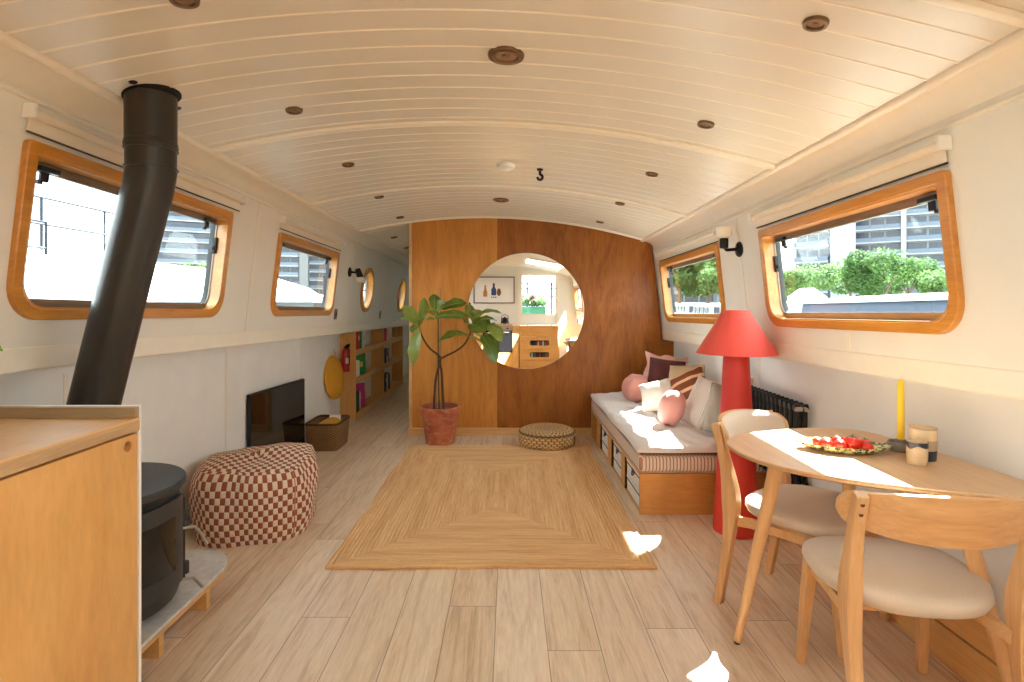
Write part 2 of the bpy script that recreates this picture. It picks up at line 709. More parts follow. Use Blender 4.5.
# side deck boxing (the long ledge), lower hull linings
for side in ('left', 'right'):
    sg = -1 if side == 'left' else 1
    fn = wl if side == 'left' else wr
    zb = 1.045 if side == 'left' else 0.992
    b = MB()
    x_in = fn(2.72, zb, 0).x - sg * 0.012
    x_out = (XLL if sg < 0 else XRL) + sg * 0.10
    b.prism([(x_in, zb), (x_in, zb + 0.085), (x_out, zb + 0.085), (x_out, zb)], Y0, Y1, lambda p, q, d: (p, d, q + sh(d)))
    struct(b.build('trim_ledge_' + side, m_trim, smooth=False, bevel=0.006))
    b = MB()
    xw = XLL if sg < 0 else XRL
    b.box(min(xw, xw + sg * 0.06), max(xw, xw + sg * 0.06), Y0, Y1, 0.0, 1.13 if sg < 0 else 1.06)
    b.mi = 1
    seams = (2.35, 3.68, 5.0) if sg < 0 else (2.30, 3.60, 4.75)
    for yy in seams:
        b.box(min(xw, xw - sg * 0.003), max(xw, xw - sg * 0.003), yy - 0.012, yy + 0.012, 0.0, 1.0)
    struct(b.build('wall_lower_' + side, [m_low, m_wall], smooth=False))
    # cover strips over the cabin-side panel joints
    for yy in ((3.56, 5.75, 7.45) if sg < 0 else (2.48, 3.50, 4.60)):
        b = MB()
        for z0, z1 in ((zb + 0.085, fn is wl and 1.215 or 1.165), (fn is wl and 1.83 or 1.73, fn is wl and 1.965 or 1.86)) if yy not in (3.56, 5.75, 7.45, 3.50) else ((zb + 0.085, 1.965 if sg < 0 else 1.86),):
            b.prism([(yy - 0.012, z0), (yy + 0.012, z0), (yy + 0.012, z1), (yy - 0.012, z1)], -0.004, 0.001, fn)
        struct(b.build('trim_strip_' + side, m_trim, smooth=False))

# plywood boxing along the foot of the right wall
m_ply = wood('birch_ply', (206, 150, 84), (226, 176, 110), 'y', 0.42, 0.7)
b = MB()
b.box(1.562, 1.61, -1.0, 3.40, 0.0, 0.132)
b.box(1.566, 1.61, -1.0, 3.40, 0.138, 0.245)
struct(b.build('baseboard_right', m_ply, smooth=False, bevel=0.002))

# end and back walls
def cross(y):
    """outline of the cabin's cross-section at y, in (x, z)"""
    p = [(XLL - 0.05, 0.0), (XLL - 0.05, 1.0)]
    p += [(-1.72, 1.0), (-1.60, 1.99 + sh(y))]
    p += [(x, zc(x, y) + 0.01) for x in xs]
    p += [(1.43, 1.88 + sh(y)), (1.53, 0.98), (XRL + 0.05, 0.98), (XRL + 0.05, 0.0)]
    return p


b = MB()
b.prism(cross(Y1), Y1 - 0.02, Y1 + 0.06, lambda p, q, d: (p, d, q))
struct(b.build('wall_back', m_wall, smooth=False))
DX0, DX1, DZ0, DZ1 = 0.245, 1.085, 1.16, 2.10
b = MB()
b.plate(cross(Y0), [[(DX0, DZ0 - 0.25), (DX1, DZ0 - 0.25), (DX1, DZ1), (DX0, DZ1)]], Y0 + 0.1, Y0 - 0.02, lambda p, q, d: (p, d, q))
struct(b.build('wall_front', m_wall, smooth=False))

# ------------------------------------------------------------------ windows
def window(name, furn=True):
    fn, y0, y1, z0, z1 = WIN[name]
    o = MB().ring(outer(name), inner(name), -0.022, 0.004, fn).build(name, m_frame, bevel=0.004, angle=35)
    struct(o)
    MB().ring(inner(name, -0.004), inner(name, 0.006), -0.018, 0.052, fn).build('window_reveal', m_frame, o, angle=35)
    MB().ring(inner(name, -0.004), inner(name, 0.015), 0.050, 0.074, fn).build('window_sash', m_seal, o, angle=35)
    MB().ring(inner(name, 0.010), inner(name, 0.012), 0.042, 0.050, fn).build('window_gasket', m_alu, o, angle=35)
    b = MB()
    b.prism(rrect(y0 + 0.06, y1 - 0.06, z1 - FW - 0.038, z1 - FW - 0.004, 0.004, 0.004), 0.04, 0.058, fn)
    b.build('window_head', plain_head, o, smooth=False)
    b = MB()
    b.prism(rrect(y0 + 0.085, y1 - 0.085, z0 + FW + 0.004, z0 + FW + 0.036, 0.004, 0.004), 0.034, 0.058, fn)
    b.build('window_bottom_rail', plain_head, o, smooth=False)
    MB().prism(inner(name, 0.012), 0.060, 0.064, fn).build('window_pane', m_glass, o, smooth=False)
    if furn:
        for yy in (y0 + 0.15, y1 - 0.15):
            b = MB()
            zt = z1 - FW - 0.03
            b.prism(rrect(yy - 0.045, yy + 0.045, zt - 0.008, zt + 0.010, 0.004, 0.004), 0.022, 0.042, fn)
            b.prism(rrect(yy - 0.018, yy + 0.018, zt - 0.04, zt - 0.006, 0.004, 0.004), 0.04, 0.052, fn)
            b.prism(rrect(yy - 0.03, yy - 0.012, zt - 0.052, zt - 0.036, 0.003, 0.003), 0.036, 0.052, fn)
            b.build('window_stay', m_black, o, bevel=0.003)
        yy = y1 - FW - 0.012
        b = MB()
        b.prism(rrect(yy - 0.010, yy + 0.010, z1 - 0.24, z1 - 0.15, 0.006, 0.006), 0.03, 0.052, fn)
        b.prism(rrect(yy - 0.024, yy, z1 - 0.22, z1 - 0.20, 0.006, 0.006), 0.034, 0.048, fn)
        b.build('window_catch', m_black, o, bevel=0.003)
    return o


plain_head = wood('weathered_sash_wood', (104, 86, 68), (138, 116, 94), 'y', 0.55)
for n in WIN:
    window(n, n in ('window_1', 'window_2', 'window_3', 'window_4'))
for n, (py_, pz_) in PORT.items():
    o = MB().ring(circ(py_, pz_, 0.255), circ(py_, pz_, 0.208), -0.024, 0.004, wl).build(n, m_frame, bevel=0.004, angle=35)
    struct(o)
    MB().ring(circ(py_, pz_, 0.214), circ(py_, pz_, 0.204), -0.018, 0.05, wl).build('window_reveal', m_frame, o, angle=35)
    MB().ring(circ(py_, pz_, 0.212), circ(py_, pz_, 0.192), 0.046, 0.074, wl).build('window_sash', m_alu, o, angle=35)
    MB().prism(circ(py_, pz_, 0.195), 0.06, 0.064, wl).build('window_pane', m_glass, o, smooth=False)
    b = MB()
    b.prism(rrect(py_ - 0.19, py_ + 0.19, pz_ - 0.007, pz_ + 0.007, 0.003, 0.003), 0.055, 0.07, wl)
    b.build('window_bar', m_alu, o, smooth=False)

# ------------------------------------------------------------------ cross partition with the round mirror
def partition_mat():
    t = NT('varnished_plywood')
    t.set(Roughness=0.42)
    t.p.inputs['Specular IOR Level'].default_value = 0.3
    t.p.inputs['Coat Weight'].default_value = 0.06
    t.p.inputs['Coat Roughness'].default_value = 0.2
    tc = t.n('TexCoord')
    sp = t.n('SeparateXYZ')
    t.l(tc.outputs['Object'], sp.inputs[0])
    seam = t.math('GREATER_THAN', sp.outputs[0], -0.112)
    v = t.coord(scale=(1, 1, 0.11))
    f = t.noise(v, 9, 6, 0.62, 1.3)
    g = t.noise(v, 90, 3, 0.6)
    fl = t.noise(t.coord(scale=(1, 1, 0.3)), 3.0, 4, 0.6, 2.5)
    light = t.ramp(f, [(0.3, s2l((196, 126, 46))), (0.7, s2l((230, 162, 80)))])
    dark = t.ramp(f, [(0.3, s2l((116, 60, 12))), (0.7, s2l((152, 84, 20)))])
    cc = t.mix(seam, light, dark)
    cc = t.mix(0.36, cc, t.ramp(fl, [(0.35, s2l((126, 64, 16))), (0.65, s2l((192, 120, 44)))]))
    cc = t.mix(0.12, cc, t.ramp(g, [(0.35, s2l((104, 56, 26))), (0.65, s2l((206, 136, 78)))]))
    ln = t.math('LESS_THAN', t.math('ABSOLUTE', t.math('ADD', sp.outputs[0], 0.112)), 0.002)
    cc = t.mix(t.math('MULTIPLY', ln, 0.6), cc, s2l((70, 36, 16)))
    t.base(cc)
    return t.m


YP = 5.47
m_part = partition_mat()
pp = [(-0.965, 0.0)] + [(x, zc(x, YP) + 0.005) for x in xs if x > -0.965]
pp.insert(1, (-0.965, zc(-0.965, YP) + 0.005))
pp += [(1.40, 1.86), (1.49, 1.0), (1.50, 0.93), (1.62, 0.93), (1.62, 0.0)]
b = MB()
b.prism(pp, YP, YP + 0.05, lambda p, q, d: (p, d, q))
struct(b.build('wall_partition', m_part, smooth=False))
b = MB()
b.box(-0.975, -0.945, YP - 0.012, YP + 0.05, 0.0, zc(-0.96, YP) - 0.002)
struct(b.build('trim_partition_edge', m_pine, smooth=False, bevel=0.003))
b = MB()
b.box(-0.985, 0.80, YP - 0.03, YP, 0.0, 0.072)
struct(b.build('baseboard_partition', m_pine, smooth=False, bevel=0.004))
b = MB()
b.box(-0.965, -0.925, YP + 0.05, Y1, 0.0, 1.93)
struct(b.build('wall_corridor', m_wall, smooth=False))

m_mirror = NT('mirror_silver').set(Roughness=0.0, Metallic=1.0).m
m_mirror.node_tree.nodes['Principled BSDF'].inputs['Base Color'].default_value = (0.93, 0.94, 0.93, 1)
mirror = thing('round_mirror', 'large round frameless mirror on the plywood partition', 'mirror', (0.166, YP - 0.014, 1.213))
mm = Matrix.Rotation(R(90 - 0.62), 4, 'X')
b = MB()
b.lathe([(0.0, 0.0), (0.562, 0.0), (0.564, 0.004), (0.564, 0.0045)], n=96, m=mm)
b.build('mirror_glass', m_mirror, mirror, local=True, angle=20)
b = MB()
b.lathe([(0.545, -0.006), (0.566, -0.006), (0.567, -0.001), (0.567, 0.003), (0.5645, 0.0045), (0.545, -0.001)], n=96, m=mm)
b.build('mirror_edge', plain('mirror_edge_metal', (196, 172, 140), 0.3, 0.5), mirror, local=True)

# ------------------------------------------------------------------ rug
def rug_mat(hx, hy):
    t = NT('braided_jute')
    t.set(Roughness=0.95)
    tc = t.n('TexCoord')
    sp = t.n('SeparateXYZ')
    t.l(tc.outputs['Object'], sp.inputs[0])
    ex = t.math('SUBTRACT', hx, t.math('ABSOLUTE', sp.outputs[0]))
    ey = t.math('SUBTRACT', hy, t.math('ABSOLUTE', sp.outputs[1]))
    e = t.math('MINIMUM', ex, ey)
    # position along the braid
    along = t.mix(t.math('LESS_THAN', ex, ey), sp.outputs[0], sp.outputs[1])
    c = t.n('CombineXYZ')
    t.l(t.math('MULTIPLY', e, 1.0), c.inputs[0])
    t.l(t.math('MULTIPLY', along, 0.06), c.inputs[1])
    f1 = t.noise(c.outputs[0], 60, 4, 0.8)
    f2 = t.noise(c.outputs[0], 14, 2, 0.5)
    f3 = t.noise(t.coord(), 260, 2, 0.7)
    cc = t.ramp(f1, [(0.25, s2l((162, 98, 46))), (0.42, s2l((216, 158, 96))), (0.56, s2l((234, 184, 124))), (0.76, s2l((250, 212, 154)))])
    cc = t.mix(0.30, cc, t.ramp(f2, [(0.38, s2l((196, 132, 74))), (0.62, s2l((246, 204, 146)))]))
    cc = t.mix(0.25, cc, t.ramp(f3, [(0.3, s2l((150, 98, 52))), (0.7, s2l((250, 218, 168)))]))
    t.base(cc)
    s = t.math('SINE', t.math('MULTIPLY', e, 2 * PI / 0.021))
    h = t.math('ADD', t.math('MULTIPLY', s, 0.5), t.math('MULTIPLY', f3, 0.6))
    t.bump(h, 0.7, 0.006)
    return t.m


rug_c = (-0.085, 3.87, 0.0)
rug = thing('braided_rug', 'large rectangular golden jute rug braided in nested rectangles on the floor', 'rug', rug_c)
b = MB()
rx, ry = 0.80, 1.145


def rug_pt(u, v):
    x = (u * 2 - 1) * rx
    y = (v * 2 - 1) * ry
    w = 0.006 * math.sin(y * 5.1 + 0.6) * abs(x / rx) ** 6 * (1 if x > 0 else -1) + 0.004 * math.sin(y * 13) * abs(x / rx) ** 6
    w2 = 0.006 * math.sin(x * 4.7 + 1.0) * abs(y / ry) ** 6
    edge = max(abs(x / rx), abs(y / ry))
    z = 0.013 + 0.0015 * math.sin(x * 3 + y * 2) - (0.005 if edge > 0.99 else 0)
    return (x + w, y + w2, z)


b.grid(rug_pt, 50, 70)
top_edges = [e for e in b.bm.edges if e.is_boundary]
r_ = bmesh.ops.extrude_edge_only(b.bm, edges=top_edges)
for v in [g for g in r_['geom'] if isinstance(g, bmesh.types.BMVert)]:
    v.co.z = 0.001
m_rug = rug_mat(rx, ry)
b.build('rug_braid', m_rug, rug, local=True, angle=60)
b = MB()
for s in (-1, 1):
    b.sweep([rug_pt(0.5 + 0.497 * s, i / 30) for i in range(31)], [(0.008, 0.007)] * 31, 8)
    b.sweep([rug_pt(i / 30, 0.5 + 0.498 * s) for i in range(31)], [(0.008, 0.007)] * 31, 8)
b.build('rug_border', m_rug, rug, local=True)

# ------------------------------------------------------------------ kitchen unit in the foreground
m_birch = wood('birch_veneer', (216, 156, 80), (236, 184, 112), 'z', 0.4, 0.45, 0.1, 0.3, 0.25)
m_birch_top = wood('birch_worktop', (218, 166, 102), (238, 194, 134), 'y', 0.38, 0.5, 0.1, 0.25, 0.2)
m_plyedge = wood('ply_edge', (176, 138, 96), (206, 170, 124), 'y', 0.55, 2.0)
m_greyedge = wood('upstand_edge', (150, 128, 96), (176, 152, 118), 'x', 0.6)
m_hole = plain('bare_ply_hole', (196, 140, 84), 0.6)
KX, KY = -1.128, 1.715
unit = thing('kitchen_unit', 'honey birch plywood kitchen unit with a round finger hole, beside the stove', 'kitchen unit', (-1.45, 1.0, 0.0))
MB().box(-1.80, KX - 0.022, 0.10, KY - 0.012, 0.0, 0.905).build('cabinet_body', m_birch, unit, smooth=False)
b = MB()
hc = (KY - 0.056, 0.872)
b.plate([(0.62, 0.01), (KY - 0.016, 0.01), (KY - 0.016, 0.903), (0.62, 0.903)], [circ(hc[0], hc[1], 0.017, 28)], KX - 0.02, KX, lambda a, c, d: (d, a, c))
d = b.build('cabinet_door', m_birch, unit, smooth=False, bevel=0.001, seg=1)
b = MB()
b.ring(circ(hc[0], hc[1], 0.0172, 28), circ(hc[0], hc[1], 0.015, 28), KX - 0.019, KX - 0.002, lambda a, c, d: (d, a, c))
b.build('finger_hole', m_hole, d)
b = MB()
b.box(KX - 0.02, KX, 0.11, 0.615, 0.01, 0.903)
b.build('cabinet_door', m_birch, unit, smooth=False, bevel=0.001, seg=1)
MB().box(-1.80, KX + 0.003, KY - 0.012, KY, 0.0, 0.985).build('end_panel', m_white, unit, smooth=False, bevel=0.0015)
b = MB()
b.box(-1.84, KX + 0.006, 0.08, KY - 0.013, 0.912, 0.944)
b.box(-1.84, KX - 0.012, 0.08, KY - 0.013, 0.905, 0.912)
b.mi = 1
b.box(-1.84, KX + 0.006, 0.08, KY - 0.013, 0.944, 0.950)
b.build('worktop', [m_plyedge, m_birch_top], unit, smooth=False)
b = MB()
b.box(-1.84, KX + 0.004, KY - 0.032, KY - 0.0125, 0.9505, 0.983)
b.build('worktop_upstand', m_greyedge, unit, smooth=False, bevel=0.001)

# ------------------------------------------------------------------ herb on the worktop, a leaf of it reaching into view
m_leaf_l = plain('basil_leaf', (110, 160, 50), 0.45, var=0.2, scale=30)
m_terra = NT('terracotta')
t = m_terra
t.set(Roughness=0.85)
f = t.noise(t.coord(), 7, 5, 0.6, 0.8)
g = t.noise(t.coord(scale=(1, 1, 2.2)), 16, 4, 0.6)
cc = t.ramp(f, [(0.3, s2l((150, 78, 50))), (0.6, s2l((186, 104, 72)))])
cc = t.mix(t.math('MULTIPLY', t.ramp(g, [(0.52, (0, 0, 0, 1)), (0.7, (1, 1, 1, 1))]), 0.55), cc, s2l((206, 160, 132)))
t.base(cc)
t.bump(g, 0.15, 0.004)
m_terra = t.m
m_soil = plain('dark_soil', (52, 36, 26), 0.95, var=0.3, bump=0.6, scale=60)


def leaf(bm, base, tip, width, normal, sag=0.12, fold=0.18, nu=9, nv=6, waist=True):
    """a leaf blade from base to tip; obovate, folded along the midrib and drooping"""
    base, tip = Vector(base), Vector(tip)
    ax = tip - base
    L = ax.length
    ax.normalize()
    nn = Vector(normal)
    nn = (nn - ax * nn.dot(ax)).normalized()
    sd = ax.cross(nn)

    def fn(u, v):
        s = (v * 2 - 1)
        if waist:
            w = width * 0.5 * (math.sin(PI * min(1, u ** 0.80 * 0.97 + 0.03)) ** 0.75) * (0.62 + 0.55 * u) * (1 - 0.16 * math.exp(-((u - 0.38) / 0.13) ** 2))
        else:
            w = width * 0.5 * math.sin(PI * (0.02 + 0.97 * u)) ** 0.8
        rip = 0.03 * width * math.sin(u * 19 + s * 2) * abs(s) ** 2
        return base + ax * (L * u) + sd * (w * s) + nn * (L * sag * (math.sin(PI * u) * 0.9) + fold * w * abs(s) ** 1.3 + rip)
    bm.grid(fn, nu, nv)


m_leafdeck = plain('planter_leaf', (60, 96, 40), 0.5, var=0.2)
herb = thing('potted_herb', 'small green herb pot on the worktop, one leaf reaching into view', 'plant', (-1.40, 1.38, 0.951))
b = MB()
b.lathe([(0.0, 0.0), (0.042, 0.0), (0.055, 0.09), (0.06, 0.09), (0.06, 0.108), (0.052, 0.108), (0.05, 0.095), (0.0, 0.095)], n=28)
b.build('pot', m_terra, herb, local=True)
b = MB()
rr = random.Random(3)
for i in range(26):
    a = rr.uniform(0, 2 * PI)
    r0 = rr.uniform(0.0, 0.03)
    zt = rr.uniform(0.14, 0.23)
    p0 = Vector((r0 * math.cos(a), r0 * math.sin(a), zt - 0.02))
    L = rr.uniform(0.05, 0.085)
    leaf(b, p0, p0 + Vector((math.cos(a) * L, math.sin(a) * L, rr.uniform(-0.02, 0.03))), 0.034, (0, 0, 1), 0.1, 0.2, 6, 4, False)
leaf(b, (0.04, 0.03, 0.235), (0.125, 0.03, 0.225), 0.045, (0.2, -0.55, 0.8), 0.12, 0.2, 8, 6, False)
b.build('foliage', m_leaf_l, herb, local=True, recalc=False)
b = MB()
for i in range(9):
    a = 2 * PI * i / 9
    b.sweep([(0.012 * math.cos(a), 0.012 * math.sin(a), 0.09), (0.02 * math.cos(a), 0.02 * math.sin(a), 0.2)], 0.002, 6)
b.sweep([(0.01, 0, 0.09), (0.03, 0.02, 0.18), (0.042, 0.03, 0.236)], 0.002, 6)
b.build('stem', m_leaf_l, herb, local=True)

# ------------------------------------------------------------------ hearth, stove and its pipe
m_stone = plain('pale_hearth_stone', (196, 190, 184), 0.55, var=0.12, scale=30, bump=0.1)
m_iron = plain('matt_black_iron', (66, 65, 64), 0.5, 0.4, var=0.1)
m_iron2 = plain('black_stove_paint', (58, 58, 58), 0.45, 0.35, var=0.08)
m_pipe = plain('black_flue_enamel', (58, 53, 48), 0.36, 0.45, var=0.05)
hearth = thing('stove_hearth', 'pale stone hearth slab on plywood blocks under the stove', 'hearth', (-1.53, 2.1, 0.0))
hp = [(-1.845, 1.735), (-1.255, 1.735)]
for i in range(11):
    a = R(0 + 9 * i)
    hp.append((-1.255 - 0.20 + 0.20 * math.cos(a), 2.44 + 0.22 * math.sin(a)))
hp += [(-1.845, 2.66)]
b = MB()
b.prism(hp, 0.112, 0.128, lambda p, q, d: (p, q, d))
b.build('hearth_slab', m_stone, hearth, angle=30, bevel=0.003)
b = MB()
b.prism(hp, 0.098, 0.1118, lambda p, q, d: (p, q, d))
b.build('hearth_board', m_ply, hearth, angle=30)
for y0 in (1.80, 2.04, 2.36):
    MB().box(-1.84, -1.275, y0, y0 + 0.028, 0.0, 0.0978).build('block', m_ply, hearth, smooth=False, bevel=0.001)

SX, SY = -1.545, 2.075
stove = thing('wood_stove', 'round matt black wood stove with hinged door on the stone hearth', 'stove', (SX, SY, 0.1285))
b = MB()
SR = 0.283
b.lathe([(0.0, 0.035), (0.20, 0.035), (SR - 0.012, 0.045), (SR - 0.004, 0.06), (SR - 0.004, 0.455), (SR, 0.462), (0.0, 0.462)], n=56)
b.build('body', m_iron2, stove, local=True, angle=30)
b = MB()
b.lathe([(0.0, 0.463), (SR + 0.014, 0.463), (SR + 0.020, 0.469), (SR + 0.020, 0.487), (SR + 0.014, 0.493), (SR - 0.03, 0.497), (0.0, 0.498)], n=56)
b.build('top_plate', m_iron, stove, local=True, angle=30)
# door: a curved panel facing the room, proud of the body


def arc_panel(b, r0, r1, a0, a1, z0, z1, n=16):
    A = [a0 + (a1 - a0) * i / n for i in range(n + 1)]
    o = [(r1 * math.cos(a), r1 * math.sin(a)) for a in A] + [(r0 * math.cos(a), r0 * math.sin(a)) for a in reversed(A)]
    b.prism(o, z0, z1, lambda p, q, d: (p, q, d))


b = MB()
arc_panel(b, SR - 0.006, SR + 0.014, R(-62), R(20), 0.10, 0.43)
dr = b.build('door', m_iron2, stove, local=True, angle=30, bevel=0.003)
b = MB()
arc_panel(b, SR + 0.0145, SR + 0.016, R(-46), R(4), 0.17, 0.37)
b.build('door_glass', plain('dark_stove_glass', (14, 13, 13), 0.08), dr, local=True)
b = MB()
a = R(33)
for z0, z1 in ((0.09, 0.135), (0.30, 0.345)):
    b.sweep([((SR + 0.012) * math.cos(a), (SR + 0.012) * math.sin(a), z0), ((SR + 0.012) * math.cos(a), (SR + 0.012) * math.sin(a), z1)], 0.018, 12)
arc_panel(b, SR - 0.006, SR + 0.016, R(28), R(39), 0.08, 0.40, 4)
b.build('hinge', m_iron, stove, local=True)
b = MB()
a = R(24)
b.sweep([((SR + 0.005) * math.cos(a), (SR + 0.005) * math.sin(a), 0.285), ((SR + 0.05) * math.cos(a), (SR + 0.05) * math.sin(a), 0.285), ((SR + 0.075) * math.cos(a - 0.06), (SR + 0.075) * math.sin(a - 0.06), 0.262), ((SR + 0.10) * math.cos(a - 0.12), (SR + 0.10) * math.sin(a - 0.12), 0.225)], 0.0055, 8)
b.build('door_handle', plain('steel_handle', (206, 198, 186), 0.3, 0.8), dr, local=True)
b = MB()
b.sweep([((SR + 0.0) * math.cos(a), (SR + 0.0) * math.sin(a), 0.085), ((SR + 0.045) * math.cos(a), (SR + 0.045) * math.sin(a), 0.085), ((SR + 0.085) * math.cos(a - 0.1), (SR + 0.085) * math.sin(a - 0.1), 0.055)], 0.006, 8)
b.build('air_lever', plain('steel_lever', (190, 182, 172), 0.3, 0.8), stove, local=True)
for a in (R(45), R(-45), R(135), R(225)):
    b = MB()
    c, s = math.cos(a), math.sin(a)
    b.prism([(0.0, 0.0), (0.05, 0.0), (0.065, 0.075), (0.0, 0.09)], -0.012, 0.012, lambda p, q, d, c=c, s=s: ((0.225 + p) * c - d * s, (0.225 + p) * s + d * c, q))
    b.build('leg', m_iron, stove, local=True, bevel=0.003)

flue = thing('flue_pipe', 'thick black flue pipe leaning up from the stove to the ceiling', 'flue pipe', (-1.62, 2.075, 0.628))
FXc, FYc = -1.345, 2.105
T0, E0, E1 = Vector((-1.610, 2.075, 0.628)), Vector((-1.365, 2.105, 1.69)), Vector((-1.345, 2.105, 1.79))
C1 = Vector((FXc, FYc, zc(FXc, FYc) - 0.002))
b = MB()
b.sweep([T0, T0 + (E0 - T0) * 0.5, E0], 0.083, 40)
b.build('pipe', m_pipe, flue, angle=40)
b = MB()
b.sweep([E0 - (E0 - T0) * 0.01, E0 * 0.7 + E1 * 0.3 + Vector((0.003, 0, 0)), E1, Vector((FXc, FYc, 1.88))], [0.0845] * 4, 40)
b.build('pipe_elbow', m_pipe, flue, angle=40)
b = MB()
b.sweep([Vector((FXc, FYc, 1.872)), Vector((FXc, FYc, 1.9)), Vector((FXc, FYc, 1.902)), C1], [0.088, 0.088, 0.086, 0.086], 40)
b.build('pipe_collar', m_pipe, flue, angle=40)
b = MB()
for zz in (1.872, 1.886, 1.80):
    b.lathe([(0.084, -0.003), (0.0895, -0.003), (0.0905, 0.0), (0.0895, 0.003), (0.084, 0.003)], c=(FXc, FYc, zz), n=40)
b.build('pipe_band', m_pipe, flue)
b = MB()
ring_o = circ(FXc + 0.004, FYc, 0.096, 40)
b.prism(ring_o, -0.005, -0.0005, lambda p, q, d: (p, q, zc(max(p, -1.47), q) + d))
b.build('ceiling_gap_shade', m_dark, flue)  # dark disc stands for the shaded gap where the pipe enters

# ------------------------------------------------------------------ pouffe
def checker_mat():
    t = NT('rust_cream_check_weave')
    t.set(Roughness=0.95)
    tc = t.n('TexCoord')
    nz = t.n('TexNoise')
    nz.inputs['Scale'].default_value = 9
    t.l(tc.outputs['Object'], nz.inputs['Vector'])
    ad = t.n('VectorMath', operation='MULTIPLY_ADD')
    t.l(nz.outputs['Color'], ad.inputs[0])
    ad.inputs[1].default_value = (0.010, 0.010, 0)
    t.l(tc.outputs['UV'], ad.inputs[2])
    sp = t.n('SeparateXYZ')
    t.l(ad.outputs[0], sp.inputs[0])
    u = t.math('DIVIDE', sp.outputs[0], 0.0245)
    v = t.math('DIVIDE', sp.outputs[1], 0.035)
    iu = t.math('FLOOR', u)
    iv = t.math('FLOOR', v)
    ck = t.math('MODULO', t.math('ABSOLUTE', t.math('ADD', iu, iv)), 2.0)
    ck = t.math('GREATER_THAN', ck, 0.5)
    f = t.noise(tc.outputs['Object'], 420, 2, 0.7)
    rust = t.ramp(f, [(0.3, s2l((126, 62, 44))), (0.7, s2l((164, 92, 68)))])
    cream = t.ramp(f, [(0.3, s2l((206, 182, 156))), (0.7, s2l((236, 216, 192)))])
    t.base(t.mix(ck, rust, cream))
    fu = t.math('ABSOLUTE', t.math('SUBTRACT', t.math('FRACT', u), 0.5))
    fv = t.math('ABSOLUTE', t.math('SUBTRACT', t.math('FRACT', v), 0.5))
    h = t.math('SUBTRACT', t.math('MULTIPLY', f, 0.3), t.math('POWER', t.math('MULTIPLY', t.math('MAXIMUM', fu, fv), 2.0), 4.0))
    t.bump(h, 0.45, 0.006)
    return t.m


m_check = checker_mat()
pf = thing('checked_pouffe', 'squashy floor pouffe woven in rust and cream checks, between stove and television', 'pouffe', (-1.482, 3.315, 0.0), R(14))
PWX, PWY, PH = 0.322, 0.365, 0.385


def se(a, e=2.9):
    c, s = math.cos(a), math.sin(a)
    k = 1.0 / (abs(c) ** e + abs(s) ** e) ** (1 / e)
    return c * k, s * k


def pouf_side(u, v):
    a = 2 * PI * u
    c, s = se(a)
    bulge = 0.90 + 0.12 * math.sin(PI * min(1, max(0, v * 0.80 + 0.06))) ** 0.6 - 0.13 * max(0, (v - 0.72) / 0.28) ** 2.2
    w = 0.008 * math.sin(a * 9 + v * 3) * (0.4 + v) + 0.006 * math.sin(a * 5 - v * 6)
    z = PH * (v if v < 0.8 else 0.8 + 0.2 * math.sin((v - 0.8) / 0.2 * PI / 2)) + 0.014 * math.sin(2 * a + 0.5) * v
    return Vector((c * PWX * bulge + w * c, s * PWY * bulge + w * s, z))


b = MB()
b.grid(pouf_side, 96, 16, closeu=True, uvs=lambda u, v: (u * 2.16, v * 0.40))
b.build('side_panel', m_check, pf, local=True, recalc=False)


def pouf_top(u, v):
    a = 2 * PI * u
    e = pouf_side(u, 1.0)
    k = 1 - v
    z = e.z + (0.030 * (1 - k ** 2.2) - 0.022 * math.exp(-(((e.x * k + 0.05) / 0.12) ** 2)) * v + 0.012 * math.sin(5 * e.x * k * 6) * k * v + 0.010 * math.sin(9 * e.y * k * 2 + 1) * v)
    return Vector((e.x * k, e.y * k, z * 1.0))


def uvtop(u, v):
    p = pouf_top(u, v)
    return (p.x + 0.5, p.y + 0.5)


b = MB()
b.grid(pouf_top, 96, 16, closeu=True, uvs=uvtop)
b.build('top_panel', m_check, pf, local=True, recalc=False)
m_pip = fabric('rust_piping', (176, 116, 90))
for uu in (0.865, 0.365, 0.635, 0.135):
    b = MB()
    b.sweep([pouf_side(uu, j / 12) for j in range(13)], 0.003, 6)
    b.build('corner_seam', m_pip, pf, local=True)

# ------------------------------------------------------------------ television leaning by the left wall
m_screen = plain('tv_screen', (9, 8, 9), 0.06, var=0.0)
m_screen.node_tree.nodes['Principled BSDF'].inputs['Coat Weight'].default_value = 0.4
A, B = Vector((-1.835, 3.95, 0)), Vector((-1.762, 4.80, 0))
tvang = math.atan2(B.y - A.y, B.x - A.x)
tv = thing('television', 'black flat screen television standing on the floor against the left wall', 'television', ((A + B) / 2), tvang)
w2 = (B - A).length / 2
b = MB()
b.box(-w2, w2, -0.012, 0.016, 0.055, 0.645)
fr = b.build('bezel', m_black, tv, local=True, smooth=False, bevel=0.003)
MB().box(-w2 + 0.008, w2 - 0.008, -0.0135, -0.012, 0.075, 0.637).build('screen', m_screen, tv, local=True, smooth=False)
MB().box(-w2 + 0.15, w2 - 0.15, 0.016, 0.03, 0.12, 0.45).build('back_box', m_black, tv, local=True, smooth=False, bevel=0.004)
for s in (-1, 1):
    b = MB()
    b.bar((s * (w2 - 0.14), 0.0, 0.056), (s * (w2 - 0.10), -0.07, 0.006), 0.02, 0.012)
    b.bar((s * (w2 - 0.14), 0.0, 0.056), (s * (w2 - 0.12), 0.012, 0.006), 0.02, 0.012)
    b.build('foot', m_black, tv, local=True, bevel=0.002)

